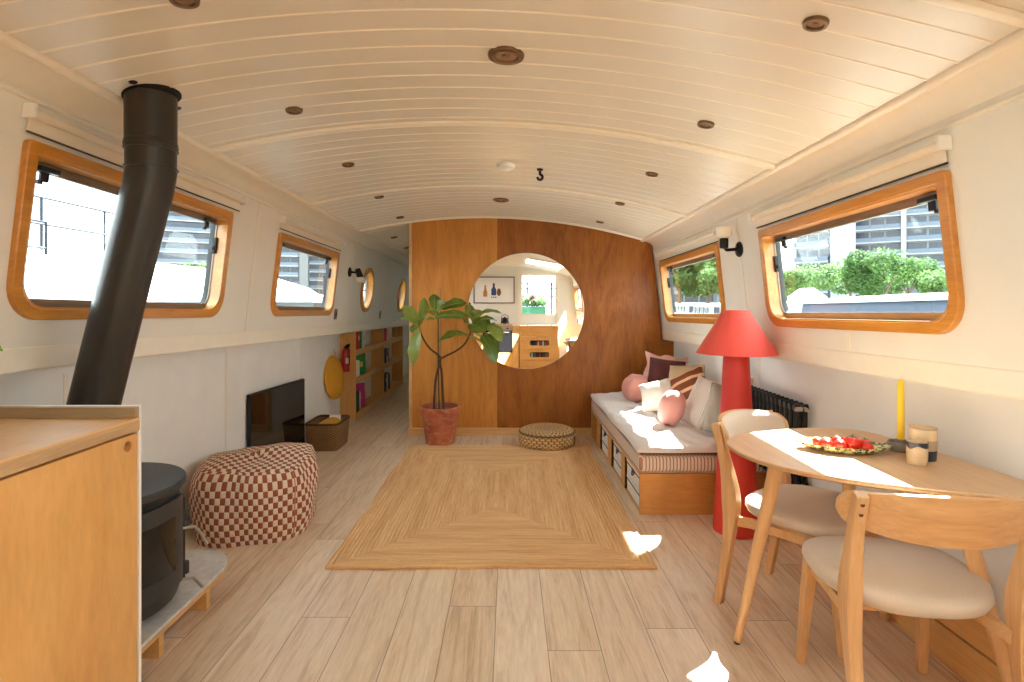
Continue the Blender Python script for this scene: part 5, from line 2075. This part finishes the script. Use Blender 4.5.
# ------------------------------------------------------------------ roller blinds above the windows
m_blind = plain('cream_blind', (232, 220, 200), 0.6, var=0.02)
m_slot = plain('blind_shadow_gap', (92, 78, 60), 0.8)


def blind(label, fn, y0, y1, zp):
    o = thing('roller_blind', label, 'blind', fn((y0 + y1) / 2, zp, 0), 0, 'rolled up blinds over the windows')
    b = MB()
    b.sweep([fn(y0 + 0.012, zp, -0.020), fn(y1 - 0.012, zp, -0.020)], 0.0165, 20)
    b.build('blind_roll', m_blind, o)
    b = MB()
    b.prism([(y0 + 0.02, zp - 0.058), (y1 - 0.02, zp - 0.058), (y1 - 0.02, zp - 0.0), (y0 + 0.02, zp - 0.0)], -0.010, -0.007, fn)
    b.build('blind_cloth', m_blind, o, smooth=False)
    b = MB()
    b.sweep([fn(y0 + 0.02, zp - 0.060, -0.009), fn(y1 - 0.02, zp - 0.060, -0.009)], 0.004, 8)
    b.build('bottom_shadow_gap', m_slot, o)  # dark bar paints the shadow gap below the rolled blind
    for yy in (y0, y1 - 0.012):
        b = MB()
        b.prism(rrect(yy, yy + 0.012, zp - 0.022, zp + 0.026, 0.004, 0.004), -0.046, -0.0005, fn)
        b.build('bracket', m_white, o, bevel=0.003)
    return o


blind('rolled cream blind over the left window behind the flue pipe', wl, 1.82, 3.31, 1.905)
blind('rolled cream blind over the smaller looking left window by the wall light', wl, 3.86, 5.30, 1.892)
blind('rolled cream blind over the large right window by the table', wr, 1.80, 3.24, 1.795)
blind('rolled cream blind over the right window above the day bed', wr, 3.79, 5.32, 1.795)

# ------------------------------------------------------------------ galley end of the boat, seen in the mirror
YB = Y0 + 0.104                                   # inner face of the wall behind the camera
gal = thing('galley_counter', 'birch galley counter with cooker, reflected in the round mirror', 'kitchen unit', (-0.5, -1.3, 0.0))
MB().box(-1.10, -0.56, YB, -1.02, 0.0, 0.90).build('cabinet_body', m_birch, gal, smooth=False, bevel=0.002)
MB().box(0.075, 0.205, YB, -1.02, 0.0, 0.93).build('end_post', m_birch, gal, smooth=False, bevel=0.002)
MB().box(-0.559, 0.074, YB, -1.02, 0.0, 0.36).build('plinth_drawer', m_birch, gal, smooth=False, bevel=0.002)
b = MB()
b.box(-1.12, 0.074, YB, -1.0, 0.9305, 0.96)
b.build('worktop', m_birch_top, gal, smooth=False, bevel=0.002)
ov = thing('oven', 'built in black oven with steel trim, reflected in the round mirror', 'oven', (-0.24, -1.3, 0.362))
MB().box(-0.555, 0.07, YB, -1.03, 0.361, 0.929).build('oven_body', m_black, ov, smooth=False)
MB().box(-0.55, 0.065, -1.029, -1.012, 0.37, 0.82).build('oven_door', plain('oven_glass', (26, 24, 24), 0.1), ov, smooth=False, bevel=0.004)
MB().box(-0.55, 0.065, -1.029, -1.012, 0.83, 0.925).build('control_panel', plain('brushed_steel', (186, 180, 172), 0.3, 0.8), ov, smooth=False, bevel=0.003)
b = MB()
b.sweep([(-0.48, -0.985, 0.795), (0.0, -0.985, 0.795)], 0.009, 10)
for x in (-0.46, -0.02):
    b.sweep([(x, -1.013, 0.795), (x, -0.985, 0.795)], 0.006, 8)
b.build('oven_handle', plain('steel_bar', (196, 190, 184), 0.25, 0.9), ov)
for i in range(4):
    b = MB()
    b.sweep([(-0.45 + 0.14 * i, -1.012, 0.877), (-0.45 + 0.14 * i, -0.99, 0.877)], 0.017, 14)
    b.build('oven_knob', m_black, ov)
hob = thing('gas_hob', 'gas hob with black pan supports on the galley worktop', 'hob', (-0.24, -1.3, 0.961))
MB().box(-0.52, 0.04, -1.55, -1.06, 0.9605, 0.972).build('hob_plate', plain('hob_steel', (170, 166, 160), 0.3, 0.8), hob, smooth=False, bevel=0.003)
for x in (-0.39, -0.09):
    for yy in (-1.43, -1.18):
        b = MB()
        b.lathe([(0.0, 0.0), (0.04, 0.0), (0.036, 0.014), (0.0, 0.016)], c=(x, yy, 0.9722), n=18)
        for k in range(4):
            a = PI / 4 + k * PI / 2
            b.bar((x + 0.03 * math.cos(a), yy + 0.03 * math.sin(a), 0.992), (x + 0.11 * math.cos(a), yy + 0.11 * math.sin(a), 0.992), 0.008)
            b.bar((x + 0.11 * math.cos(a), yy + 0.11 * math.sin(a), 0.9725), (x + 0.11 * math.cos(a), yy + 0.11 * math.sin(a), 0.995), 0.008)
        b.build('burner', m_black, hob)
ket = thing('kettle', 'black kettle standing on the gas hob', 'kettle', (-0.09, -1.18, 0.9965))
b = MB()
b.lathe([(0.0, 0.0), (0.085, 0.0), (0.09, 0.01), (0.07, 0.09), (0.04, 0.115), (0.0, 0.118)], n=28)
b.build('body', m_black, ket, local=True)
b = MB()
b.sweep([(0.075, 0, 0.075), (0.07, 0, 0.15), (0.0, 0, 0.18), (-0.07, 0, 0.15), (-0.075, 0, 0.075)], 0.007, 8)
b.build('handle', m_black, ket, local=True)
b = MB()
b.sweep([(0, 0.07, 0.05), (0, 0.12, 0.085), (0, 0.14, 0.11)], [0.018, 0.013, 0.010], 10)
b.lathe([(0.0, 0.116), (0.012, 0.118), (0.014, 0.134), (0.0, 0.138)], n=12)
b.build('spout', m_black, ket, local=True)

# framed print: plain bottle and jar shapes
pic = thing('framed_print', 'framed print of three bottle shapes on the wall behind the camera, seen in the mirror', 'picture', (-0.33, YB, 1.72))
PX0, PX1, PZ0, PZ1 = -0.79, 0.125, 1.42, 2.02
fy = lambda a, c, d: (a, d, c)
MB().ring(rrect(PX0, PX1, PZ0, PZ1, 0.001, 0.001, 1), rrect(PX0 + 0.022, PX1 - 0.022, PZ0 + 0.022, PZ1 - 0.022, 0.001, 0.001, 1), YB + 0.0005, YB + 0.03, fy).build('picture_frame', wood('dark_oak_frame', (92, 62, 44), (120, 84, 60), 'x'), pic, smooth=False)
MB().box(PX0 + 0.0225, PX1 - 0.0225, YB + 0.001, YB + 0.014, PZ0 + 0.0225, PZ1 - 0.0225).build('print_sheet', plain('print_paper', (232, 228, 224), 0.7, var=0.01), pic, smooth=False)


def vessel(cx, z0, prof, m):
    o = [(cx + r, z0 + z) for r, z in prof] + [(cx - r, z0 + z) for r, z in reversed(prof)]
    b = MB()
    b.prism(o, YB + 0.0142, YB + 0.0155, fy)
    return b.build('printed_shape', m, pic, smooth=False)


vessel(-0.53, 1.57, [(0.035, 0.0), (0.045, 0.02), (0.045, 0.10), (0.028, 0.15), (0.018, 0.20), (0.020, 0.26)], plain('print_amber', (196, 132, 66), 0.7))
vessel(-0.34, 1.60, [(0.05, 0.0), (0.055, 0.02), (0.055, 0.14), (0.03, 0.17), (0.022, 0.20), (0.024, 0.27)], plain('print_blue', (48, 70, 132), 0.7))
vessel(-0.225, 1.59, [(0.02, 0.0), (0.046, 0.05), (0.05, 0.09), (0.03, 0.14), (0.034, 0.16)], plain('print_brown', (128, 72, 44), 0.7))
for k in range(3):
    vessel(-0.385 + 0.045 * k, 1.545, [(0.010, 0.0), (0.015, 0.012), (0.010, 0.028)], plain('print_ink', (40, 36, 44), 0.7))

# steps up to the hatch, two drawers with hand slots
st = thing('companion_steps', 'birch companionway steps with two slotted drawers, below the glazed hatch', 'steps', (0.66, -1.3, 0.0))
m_birchx = wood('birch_step', (220, 158, 80), (238, 186, 112), 'x', 0.4, 0.5, 0.1, 0.2, 0.2)
b = MB()
b.box(0.225, 0.255, YB, -1.0, 0.0, 0.90)
b.box(1.04, 1.07, YB, -1.0, 0.0, 0.90)
b.box(0.2555, 1.0395, YB, -1.02, 0.0, 0.205)
b.build('step_carcass', m_birchx, st, smooth=False, bevel=0.002)
MB().box(0.22, 1.075, YB, -1.15, 0.9005, 0.93).build('top_tread', m_birchx, st, smooth=False, bevel=0.004)
MB().box(0.2555, 1.0395, YB, -1.17, 0.712, 0.9).build('riser', m_birchx, st, smooth=False)
for z0, z1 in ((0.46, 0.68), (0.212, 0.43)):
    MB().box(0.2555, 1.0395, YB, -0.985, z1 + 0.001, z1 + 0.028).build('tread', m_birchx, st, smooth=False, bevel=0.004)
    b = MB()
    zc_ = (z0 + z1) / 2
    b.plate([(0.2565, z0), (1.0385, z0), (1.0385, z1), (0.2565, z1)], [rrect(0.44, 0.855, zc_ - 0.055, zc_ + 0.055, 0.04, 0.04)], -1.015, -1.0, fy)
    dw = b.build('drawer', m_birchx, st, smooth=False)
    rb_ = random.Random(int(z0 * 100))
    b = MB()
    x = 0.44
    b.box(0.43, 0.865, -1.22, -1.2, zc_ - 0.08, zc_ + 0.08)
    b.build('drawer_back', m_dark, dw, smooth=False)
    for k in range(12):
        w_ = 0.034
        bb = MB()
        bb.box(x, x + w_ - 0.003, -1.19, -1.04, zc_ - 0.08, zc_ + rb_.uniform(0.02, 0.05))
        cname = rb_.choice([(150, 60, 50), (60, 70, 90), (200, 190, 170), (70, 90, 70), (40, 40, 44), (120, 86, 60)])
        bk_ = bb.build('book', plain('slot_book', cname, 0.5), smooth=False)
        tag(bk_, 'slim book showing through the slot of the %s step drawer in the mirror' % ('upper' if z0 > 0.4 else 'lower'), 'book', 'books inside the %s step drawer' % ('upper' if z0 > 0.4 else 'lower'))
        x += w_
# white hatch frame, glazed door leaf
b = MB()
b.ring([(DX0 - 0.05, 0.935), (DX1 + 0.05, 0.935), (DX1 + 0.05, DZ1 + 0.05), (DX0 - 0.05, DZ1 + 0.05)], [(DX0 + 0.02, 0.98), (DX1 - 0.02, 0.98), (DX1 - 0.02, DZ1 - 0.02), (DX0 + 0.02, DZ1 - 0.02)], YB - 0.10, YB + 0.012, fy)
o = struct(b.build('door_1', m_trim, smooth=False))
b = MB()
b.box(DX0 + 0.0205, DX1 - 0.0205, YB - 0.075, YB - 0.045, 0.9805, 1.16)
b.build('door_panel', m_white, o, smooth=False)
b = MB()
b.ring([(DX0 + 0.0205, 1.161), (DX1 - 0.0205, 1.161), (DX1 - 0.0205, DZ1 - 0.0205), (DX0 + 0.0205, DZ1 - 0.0205)], [(DX0 + 0.05, 1.19), (DX1 - 0.05, 1.19), (DX1 - 0.05, DZ1 - 0.05), (DX0 + 0.05, DZ1 - 0.05)], YB - 0.075, YB - 0.045, fy)
b.build('door_sash', m_trim, o, smooth=False)
b = MB()
b.box(DX0 + 0.05, DX1 - 0.05, YB - 0.062, YB - 0.057, 1.19, DZ1 - 0.05)
b.build('door_pane', m_glass, o, smooth=False)
b = MB()
b.box(DX0 + 0.05, DX1 - 0.05, YB - 0.07, YB - 0.05, 1.74, 1.765)
b.box(DX1 - 0.30, DX1 - 0.05, YB - 0.07, YB - 0.05, 1.83, 1.85)
b.build('door_rail', m_black, o, smooth=False)

pl = thing('deck_planter', 'planter of green leaves and pink flowers outside the glazed hatch, seen in the mirror', 'planter', (0.55, -2.3, 1.15))
MB().box(0.28, 0.86, -2.42, -2.18, 1.15, 1.36).build('trough', plain('green_trough', (60, 120, 90), 0.6), pl, smooth=False, bevel=0.006)
b, fl_ = MB(), MB()
rr = random.Random(11)
for i in range(90):
    p0 = Vector((rr.uniform(0.30, 0.84), rr.uniform(-2.40, -2.20), 1.36))
    p1 = p0 + Vector((rr.uniform(-0.08, 0.08), rr.uniform(-0.06, 0.06), rr.uniform(0.06, 0.30)))
    leaf(b, p0, p1, 0.05, (rr.uniform(-1, 1), 1, 0.4), 0.1, 0.15, 6, 4, False)
for i in range(26):
    c = Vector((rr.uniform(0.32, 0.82), rr.uniform(-2.38, -2.18), rr.uniform(1.46, 1.68)))
    fl_.lathe([(0.0, -0.02), (0.03, -0.005), (0.026, 0.016), (0.0, 0.02)], c=c, n=8)
b.build('foliage', m_leafdeck, pl, recalc=False)
fl_.build('blossom', plain('pink_blossom', (170, 80, 90), 0.7), pl)
MB().box(-0.1, 1.4, -2.7, -2.0, 1.08, 1.149).build('planter_shelf', m_white, pl, smooth=False)
dr_ = thing('stern_rail', 'dark rail across the stern outside the glazed hatch, seen in the mirror', 'rail', (0.6, -2.9, 0.6))
b = MB()
for z in (1.62, 1.95):
    b.sweep([(-0.8, -2.9, z), (2.0, -2.9, z)], 0.022, 8)
b.build('cross_rail', m_black, dr_)
for x in (-0.5, 0.45, 1.05, 1.7):
    b = MB()
    b.sweep([(x, -2.9, 0.6), (x, -2.9, 1.95)], 0.022, 8)
    b.build('post', m_black, dr_)
sd_ = MB()
sd_.box(-2.0, 1.8, -5.0, Y0 - 0.03, 0.5, 0.6)
struct(sd_.build('floor_deck', m_low, smooth=False))

# ------------------------------------------------------------------ outside: water, quay, boats, trees, towers
m_water = NT('canal_water')
m_water.set(Roughness=0.12)
m_water.base(m_water.ramp(m_water.noise(m_water.coord(), 0.8, 3), [(0.3, s2l((66, 80, 76))), (0.7, s2l((96, 108, 100)))]))
m_water.bump(m_water.noise(m_water.coord(scale=(1, 2.2, 1)), 3.5, 3), 0.4, 0.05)
m_water = m_water.m
b = MB()
b.box(-260, 300, -40, 420, -1.0, -0.55)
struct(b.build('water', m_water, smooth=False))
m_quay = plain('quay_paving', (150, 146, 138), 0.8, scale=2)
b = MB()
b.box(19, 300, -40, 420, -0.9, 0.2)
struct(b.build('ground_quay', m_quay, smooth=False))
b = MB()
b.box(-260, -16, -40, 420, -0.9, 0.2)
struct(b.build('ground_far_quay', m_quay, smooth=False))

m_boatw = plain('white_boat_paint', (176, 174, 170), 0.4, var=0.04, scale=2)
m_boatg = plain('grey_boat_side', (84, 86, 85), 0.5, var=0.1, scale=3)
m_rail = plain('rail_steel', (24, 27, 34), 0.4, 0.5)
nb = thing('neighbour_boat', 'white roofed boat with railings moored outside the left windows', 'boat', (-5.0, 5.0, -0.5))
b = MB()
b.prism([(-2.95, -0.6), (-2.95, 0.6), (-6.6, 0.6), (-6.6, -0.6)], -3.0, 12.5, lambda p, q_, d: (p, d, q_))
b.build('hull', m_boatg, nb, smooth=False)
b = MB()
b.prism([(-3.55, 0.601), (-3.6, 1.30), (-6.3, 1.30), (-6.3, 0.601)], -1.0, 10.3, lambda p, q_, d: (p, d, q_))
b.build('cabin_side', m_boatg, nb, smooth=False)
b = MB()
b.prism([(-3.50, 1.301), (-3.50, 1.42), (-3.7, 1.55), (-4.5, 1.80), (-5.3, 1.86), (-6.4, 1.70), (-6.4, 1.301)], -1.1, 10.4, lambda p, q_, d: (p, d, q_))
b.build('cabin_roof', m_boatw, nb, angle=30)
for k in range(5):
    b = MB()
    b.box(-3.60, -3.585, -0.5 + 2.1 * k, -0.47 + 2.1 * k, 0.65, 1.299)
    b.build('side_seam', m_rail, nb, smooth=False)
for z in (2.06, 2.32):
    b = MB()
    b.sweep([(-4.55, 0.3, z), (-4.55, 7.2, z)], 0.014, 8)
    b.build('hand_rail', m_rail, nb)
for k in range(9):
    yy = 0.35 + 0.85 * k
    b = MB()
    b.sweep([(-4.55, yy, 1.79), (-4.55, yy, 2.32)], 0.014, 8)
    b.build('rail_post', m_rail, nb)
b = MB()
b.sweep([(-4.3, 4.75, 1.74), (-4.3, 4.75, 2.04), (-4.3, 5.20, 2.04), (-4.3, 5.20, 1.74)], 0.013, 8)
b.sweep([(-4.3, 4.75, 1.80), (-4.3, 5.20, 1.80)], 0.011, 8)
b.build('deck_gate', m_rail, nb)

nb2 = thing('narrow_boat', 'low white roofed boat moored further along outside the left windows', 'boat', (-5.2, 17.5, -0.5))
b = MB()
b.prism([(-3.9, -0.6), (-3.8, 0.55), (-6.6, 0.55), (-6.5, -0.6)], 13.2, 24.0, lambda p, q_, d: (p, d, q_))
b.build('hull', m_boatg, nb2, smooth=False)
b = MB()
b.prism([(-4.2, 0.551), (-4.3, 1.28), (-6.1, 1.28), (-6.2, 0.551)], 14.0, 23.0, lambda p, q_, d: (p, d, q_))
b.build('cabin_side', m_boatg, nb2, smooth=False)
b = MB()
b.prism([(-4.2, 1.281), (-4.25, 1.38), (-5.2, 1.50), (-6.15, 1.38), (-6.2, 1.281)], 13.8, 23.2, lambda p, q_, d: (p, d, q_))
b.build('cabin_roof', m_boatw, nb2, smooth=False)
b = MB()
b.sweep([(-5.0, 15.2, 1.47), (-5.0, 15.2, 1.95)], 0.05, 10)
b.lathe([(0.0, 1.95), (0.09, 1.95), (0.06, 2.02), (0.0, 2.03)], c=(-5.0, 15.2, 0), n=14)
b.build('chimney', m_rail, nb2)
m_leafy = leaf_mat('tree_leaves', (44, 68, 32), (76, 100, 54), 0.85)
m_leafy2 = leaf_mat('tree_leaves_pale', (62, 86, 44), (98, 120, 70), 0.85)
m_trunk = plain('tree_bark', (92, 76, 60), 0.9, var=0.2, bump=0.3, scale=8)


def tree_mesh(seed, blobs, nleaf, ls):
    rnd = random.Random(seed)
    b = MB()
    for (c, r) in blobs:
        for _ in range(nleaf):
            d = Vector((rnd.gauss(0, 1), rnd.gauss(0, 1), rnd.gauss(0, 1))).normalized()
            k = rnd.uniform(0.55, 1.0) ** 0.5
            p = Vector(c) + Vector((d.x * r[0], d.y * r[1], d.z * r[2])) * k
            t1 = Vector((rnd.gauss(0, 1), rnd.gauss(0, 1), rnd.gauss(0, 0.6))).normalized() * ls
            t2 = t1.cross(d + Vector((0, 0, 0.5))).normalized() * ls * 0.6
            b._f([b.bm.verts.new(p - t1), b.bm.verts.new(p + t2), b.bm.verts.new(p + t1), b.bm.verts.new(p - t2)])
    return b


def tree(label, loc, mat, seed, s=1.0):
    o = thing('broadleaf_tree', label, 'tree', loc, 0, 'trees on the quay')
    rnd = random.Random(seed)
    blobs = [((0, 0, 4.6 * s), (2.6 * s, 2.6 * s, 1.9 * s))]
    for k in range(7):
        a = rnd.uniform(0, 2 * PI)
        blobs.append(((2.1 * s * math.cos(a), 2.1 * s * math.sin(a), rnd.uniform(2.6, 5.2) * s), (rnd.uniform(1.1, 1.7) * s, rnd.uniform(1.1, 1.7) * s, rnd.uniform(0.9, 1.3) * s)))
    tree_mesh(seed, blobs, 420, 0.20 * s).build('crown', mat, o, local=True, smooth=False, recalc=False)
    b = MB()
    b.sweep([(0, 0, 0), (0.05, 0, 1.4 * s), (0.1, 0.1, 3.2 * s), (0.0, 0.1, 4.8 * s)], [0.20 * s, 0.15 * s, 0.12 * s, 0.05 * s], 10)
    for k in range(4):
        a = k * 1.6
        b.sweep([(0.08, 0.05, 2.0 * s), (1.3 * s * math.cos(a), 1.3 * s * math.sin(a), 3.8 * s)], [0.09 * s, 0.03 * s], 7)
    b.build('trunk', m_trunk, o, local=True)
    return o


def gp(u, y):
    return ((u - CX) / F * y, y, 0.2)


for i, (u, y, s, m, lb) in enumerate((
        (884, 46, 0.86, m_leafy, 'round green tree behind the dark boat, largest in the right window by the table'),
        (850, 58, 0.90, m_leafy, 'green tree behind the white bow shelter, middle of the right window'),
        (908, 60, 0.92, m_leafy, 'green tree just behind the largest one, towards the window edge'),
        (812, 52, 0.74, m_leafy2, 'pale green tree at the far end of the right window by the table'),
        (789, 47, 0.66, m_leafy2, 'small pale green tree behind the lamp end of that window'),
        (950, 40, 0.55, m_leafy2, 'low pale tree at the near edge of the right window'),
        (679, 44, 0.92, m_leafy, 'dense green tree at the partition side of the window above the bed'),
        (708, 54, 1.08, m_leafy, 'bright green tree at the middle of the window above the bed'),
        (730, 40, 0.66, m_leafy2, 'pale tree at the near side of the window above the bed'),
        (196, 60, 0.85, m_leafy2, 'pale green tree beyond the white boat roof, left window'))):
    tree(lb, gp(u, y), m, 20 + i, s)

m_conc = plain('pale_facade', (128, 128, 128), 0.8, var=0.04, scale=0.2)
m_conc2 = plain('grey_facade', (98, 100, 106), 0.8, var=0.05, scale=0.2)
m_beigef = plain('beige_facade', (116, 110, 102), 0.8, var=0.04, scale=0.2)
m_concs = plain('sunlit_side_facade', (92, 91, 90), 0.8, var=0.04, scale=0.2)
m_win = plain('facade_glass', (34, 42, 54), 0.2, var=0.2, scale=0.6)
m_balc = plain('balcony_glass', (72, 82, 92), 0.3)


def tower(name, label, u, dist, w, dep, nfl, fh, body, panels, rot_extra=0.0, z0=0.2, balc=((-0.5, 0.5),), bays=6):
    """a block of flats facing the boat: body, floor slabs with balconies, window rows, vertical panels"""
    y = dist * math.cos(math.atan((u - CX) / F))
    loc = ((u - CX) / F * y, y, z0)
    rz = -math.atan((u - CX) / F) + rot_extra
    o = thing(name, label, 'building', loc, rz)
    Ht = nfl * fh
    b = MB()
    b.box(-w / 2, w / 2, 0.0, dep, 0.0, Ht + 1.2)
    b.build('facade', body, o, local=True, smooth=False)
    for k in range(nfl):
        b = MB()
        for (a, c) in balc:
            n_ = max(1, round(bays * (c - a)))
            for j in range(n_):
                x0 = w * (a + (c - a) * (j + 0.06) / n_)
                x1 = w * (a + (c - a) * (j + 0.94) / n_)
                b.box(x0, x1, -0.12, 0.05, k * fh + 0.55, k * fh + fh * 0.86)
        b.build('window', m_win, o, local=True, smooth=False)
        b = MB()
        for (a, c) in balc:
            b.box(w * a, w * c, -1.5, 0.02, k * fh - 0.14, k * fh + 0.18)
        sl = b.build('balcony', m_conc, o, local=True, smooth=False)
        b = MB()
        for (a, c) in balc:
            b.box(w * a + 0.05, w * c - 0.05, -1.48, -1.42, k * fh + 0.18, k * fh + 1.15)
            for j in range(int((c - a) * w / 1.6) + 1):
                b.box(w * a + 0.1 + 1.6 * j, w * a + 0.16 + 1.6 * j, -1.5, -1.40, k * fh + 0.18, k * fh + 1.2)
        b.build('balustrade', m_balc, sl, local=True, smooth=False)
    for (a, c, m) in panels:
        b = MB()
        b.box(w * a, w * c, -1.7, 0.03, 0.0, Ht + 1.0)
        b.build('facade_panel', m, o, local=True, smooth=False)
    b = MB()
    b.box(-w / 2 - 0.4, w / 2 + 0.4, -0.6, dep + 0.4, Ht + 1.2, Ht + 1.7)
    b.box(-w * 0.2, w * 0.15, dep * 0.3, dep * 0.7, Ht + 1.7, Ht + 4.2)
    b.build('roof', m_conc2, o, local=True, smooth=False)
    return o


tower('apartment_tower', 'tall balconied apartment tower filling the right window by the table', 893, 158, 25, 16, 17, 3.0, m_conc, ((-0.5, -0.43, m_conc), (-0.40, -0.33, m_conc2), (0.44, 0.50, m_conc2), (0.06, 0.10, m_conc)), balc=((-0.30, 0.06), (0.10, 0.42)), bays=7)
tower('apartment_tower', 'grey slim glazed tower between the two white blocks, right window', 846, 205, 11.0, 10, 17, 3.0, m_conc2, ((-0.5, -0.34, m_conc2), (0.3, 0.5, m_beigef)), balc=((-0.3, 0.1),), bays=5)
tower('apartment_block', 'white stepped block with long balconies, far side of the right window', 817, 128, 8.2, 10, 9, 3.0, m_conc, ((0.36, 0.5, m_conc),), rot_extra=R(-18), balc=((-0.48, 0.30),), bays=4)
tower('office_block', 'pale low office block behind the trees of the window above the bed', 704, 130, 26, 14, 6, 3.2, m_conc, ((-0.5, -0.42, m_conc2), (0.1, 0.16, m_conc2)), balc=((-0.4, 0.08), (0.18, 0.48)), bays=9)
tower('glass_tower', 'dark glazed tower with white floor bands, behind the flue pipe window', 193, 190, 26, 12, 14, 3.1, m_win, ((0.46, 0.5, m_conc),), balc=((-0.5, 0.46),), bays=13)
tower('apartment_tower', 'white balconied tower at the near side of the smaller left window', 286, 190, 13, 8, 15, 3.1, m_concs, ((0.30, 0.5, m_concs), (-0.5, -0.46, m_concs)), balc=((-0.46, 0.28),), bays=5)
tower('apartment_tower', 'white balconied tower at the far side of the smaller left window', 327, 225, 16, 10, 17, 3.1, m_concs, ((-0.5, -0.42, m_concs), (0.3, 0.5, m_conc2)), balc=((-0.40, 0.28),), bays=5)
tower('glass_tower', 'pale blue glazed block between the two white towers, smaller left window', 308, 260, 19, 10, 19, 3.1, m_balc, ((-0.5, -0.46, m_concs),), balc=(), bays=4)

m_navy = plain('slate_blue_hull', (46, 56, 72), 0.5, var=0.06, scale=1)
m_redrefl = plain('red_lamp_reflection', (186, 52, 46), 0.45)
db = thing('moored_barge', 'long slate blue barge with white roof edge outside the right window', 'boat', (9.2, 9.0, -0.5))
b = MB()
b.prism([(8.0, -0.6), (7.7, 0.72), (11.2, 0.72), (10.9, -0.6)], 1.0, 17.4, lambda p, q_, d: (p, d, q_))
b.build('hull', m_navy, db, smooth=False)
b = MB()
b.prism([(8.0, 0.721), (8.1, 1.36), (10.8, 1.36), (10.9, 0.721)], 2.0, 15.4, lambda p, q_, d: (p, d, q_))
b.build('cabin_side', m_navy, db, smooth=False)
b = MB()
b.prism([(8.0, 1.361), (8.02, 1.44), (9.4, 1.56), (10.88, 1.44), (10.9, 1.361)], 1.8, 15.6, lambda p, q_, d: (p, d, q_ + 0.018 * (9 - d)))
b.build('cabin_roof', m_boatw, db, smooth=False)
b = MB()
b.box(7.66, 7.70, 9.5, 17.4, 0.50, 0.70)
b.build('lamp_reflection_stripe', m_redrefl, db, smooth=False)  # red stripe stands in for the lampshade's reflection in the window
b = MB()
b.prism([(8.35, 0.722), (8.35, 1.45), (8.72, 1.70), (9.1, 1.45), (9.1, 0.722)], 16.0, 16.8, lambda p, q_, d: (p, d, q_))
b.build('bow_shelter', m_boatw, db, smooth=False)
for k, (u, y, lb) in enumerate(((668, 42, 'small white cruiser at the far side in the window above the bed'), (692, 35, 'small white cruiser in the middle of the window above the bed'), (716, 29, 'small white cruiser at the near side of the window above the bed'))):
    x = (u - CX) / F * y
    o = thing('white_cruiser', lb, 'boat', (x, y, -0.55), 0, 'white cruisers moored in front of the trees')
    b = MB()
    b.prism([(-1.0, 0.0), (-1.25, 1.1), (1.25, 1.1), (1.0, 0.0)], -2.5, 2.5, lambda p, q_, d: (p * (1 - 0.35 * max(0, d / 2.5) ** 2), d, q_))
    b.build('hull', m_boatw, o, local=True, smooth=False, bevel=0.04)
    b = MB()
    b.prism([(-0.95, 1.101), (-0.8, 1.75), (0.8, 1.75), (0.95, 1.101)], -1.6, 1.0, lambda p, q_, d: (p, d, q_))
    b.build('cabin', m_boatw, o, local=True, smooth=False, bevel=0.04)
    for j in range(4):
        b = MB()
        b.box(-0.93, -0.90, -1.4 + 0.6 * j, -1.0 + 0.6 * j, 1.22, 1.60)
        b.box(-0.7 + 0.38 * j, -0.42 + 0.38 * j, -1.64, -1.6, 1.22, 1.6)
        b.build('cabin_window', m_win, o, local=True, smooth=False)
# a white picket barrier along the right hand quay
fn_ = thing('quay_fence', 'low white slatted fence along the quay in front of the trees', 'fence', (19.3, 40, 0.2))
b = MB()
for k in range(150):
    yy = 26 + 0.3 * k
    b.box(19.25, 19.31, yy, yy + 0.12, 0.2, 1.25)
b.build('pickets', m_boatw, fn_, smooth=False)
b = MB()
b.box(19.32, 19.38, 26, 71, 0.5, 0.6)
b.box(19.32, 19.38, 26, 71, 0.95, 1.05)
b.build('fence_rail', m_boatw, fn_, smooth=False)
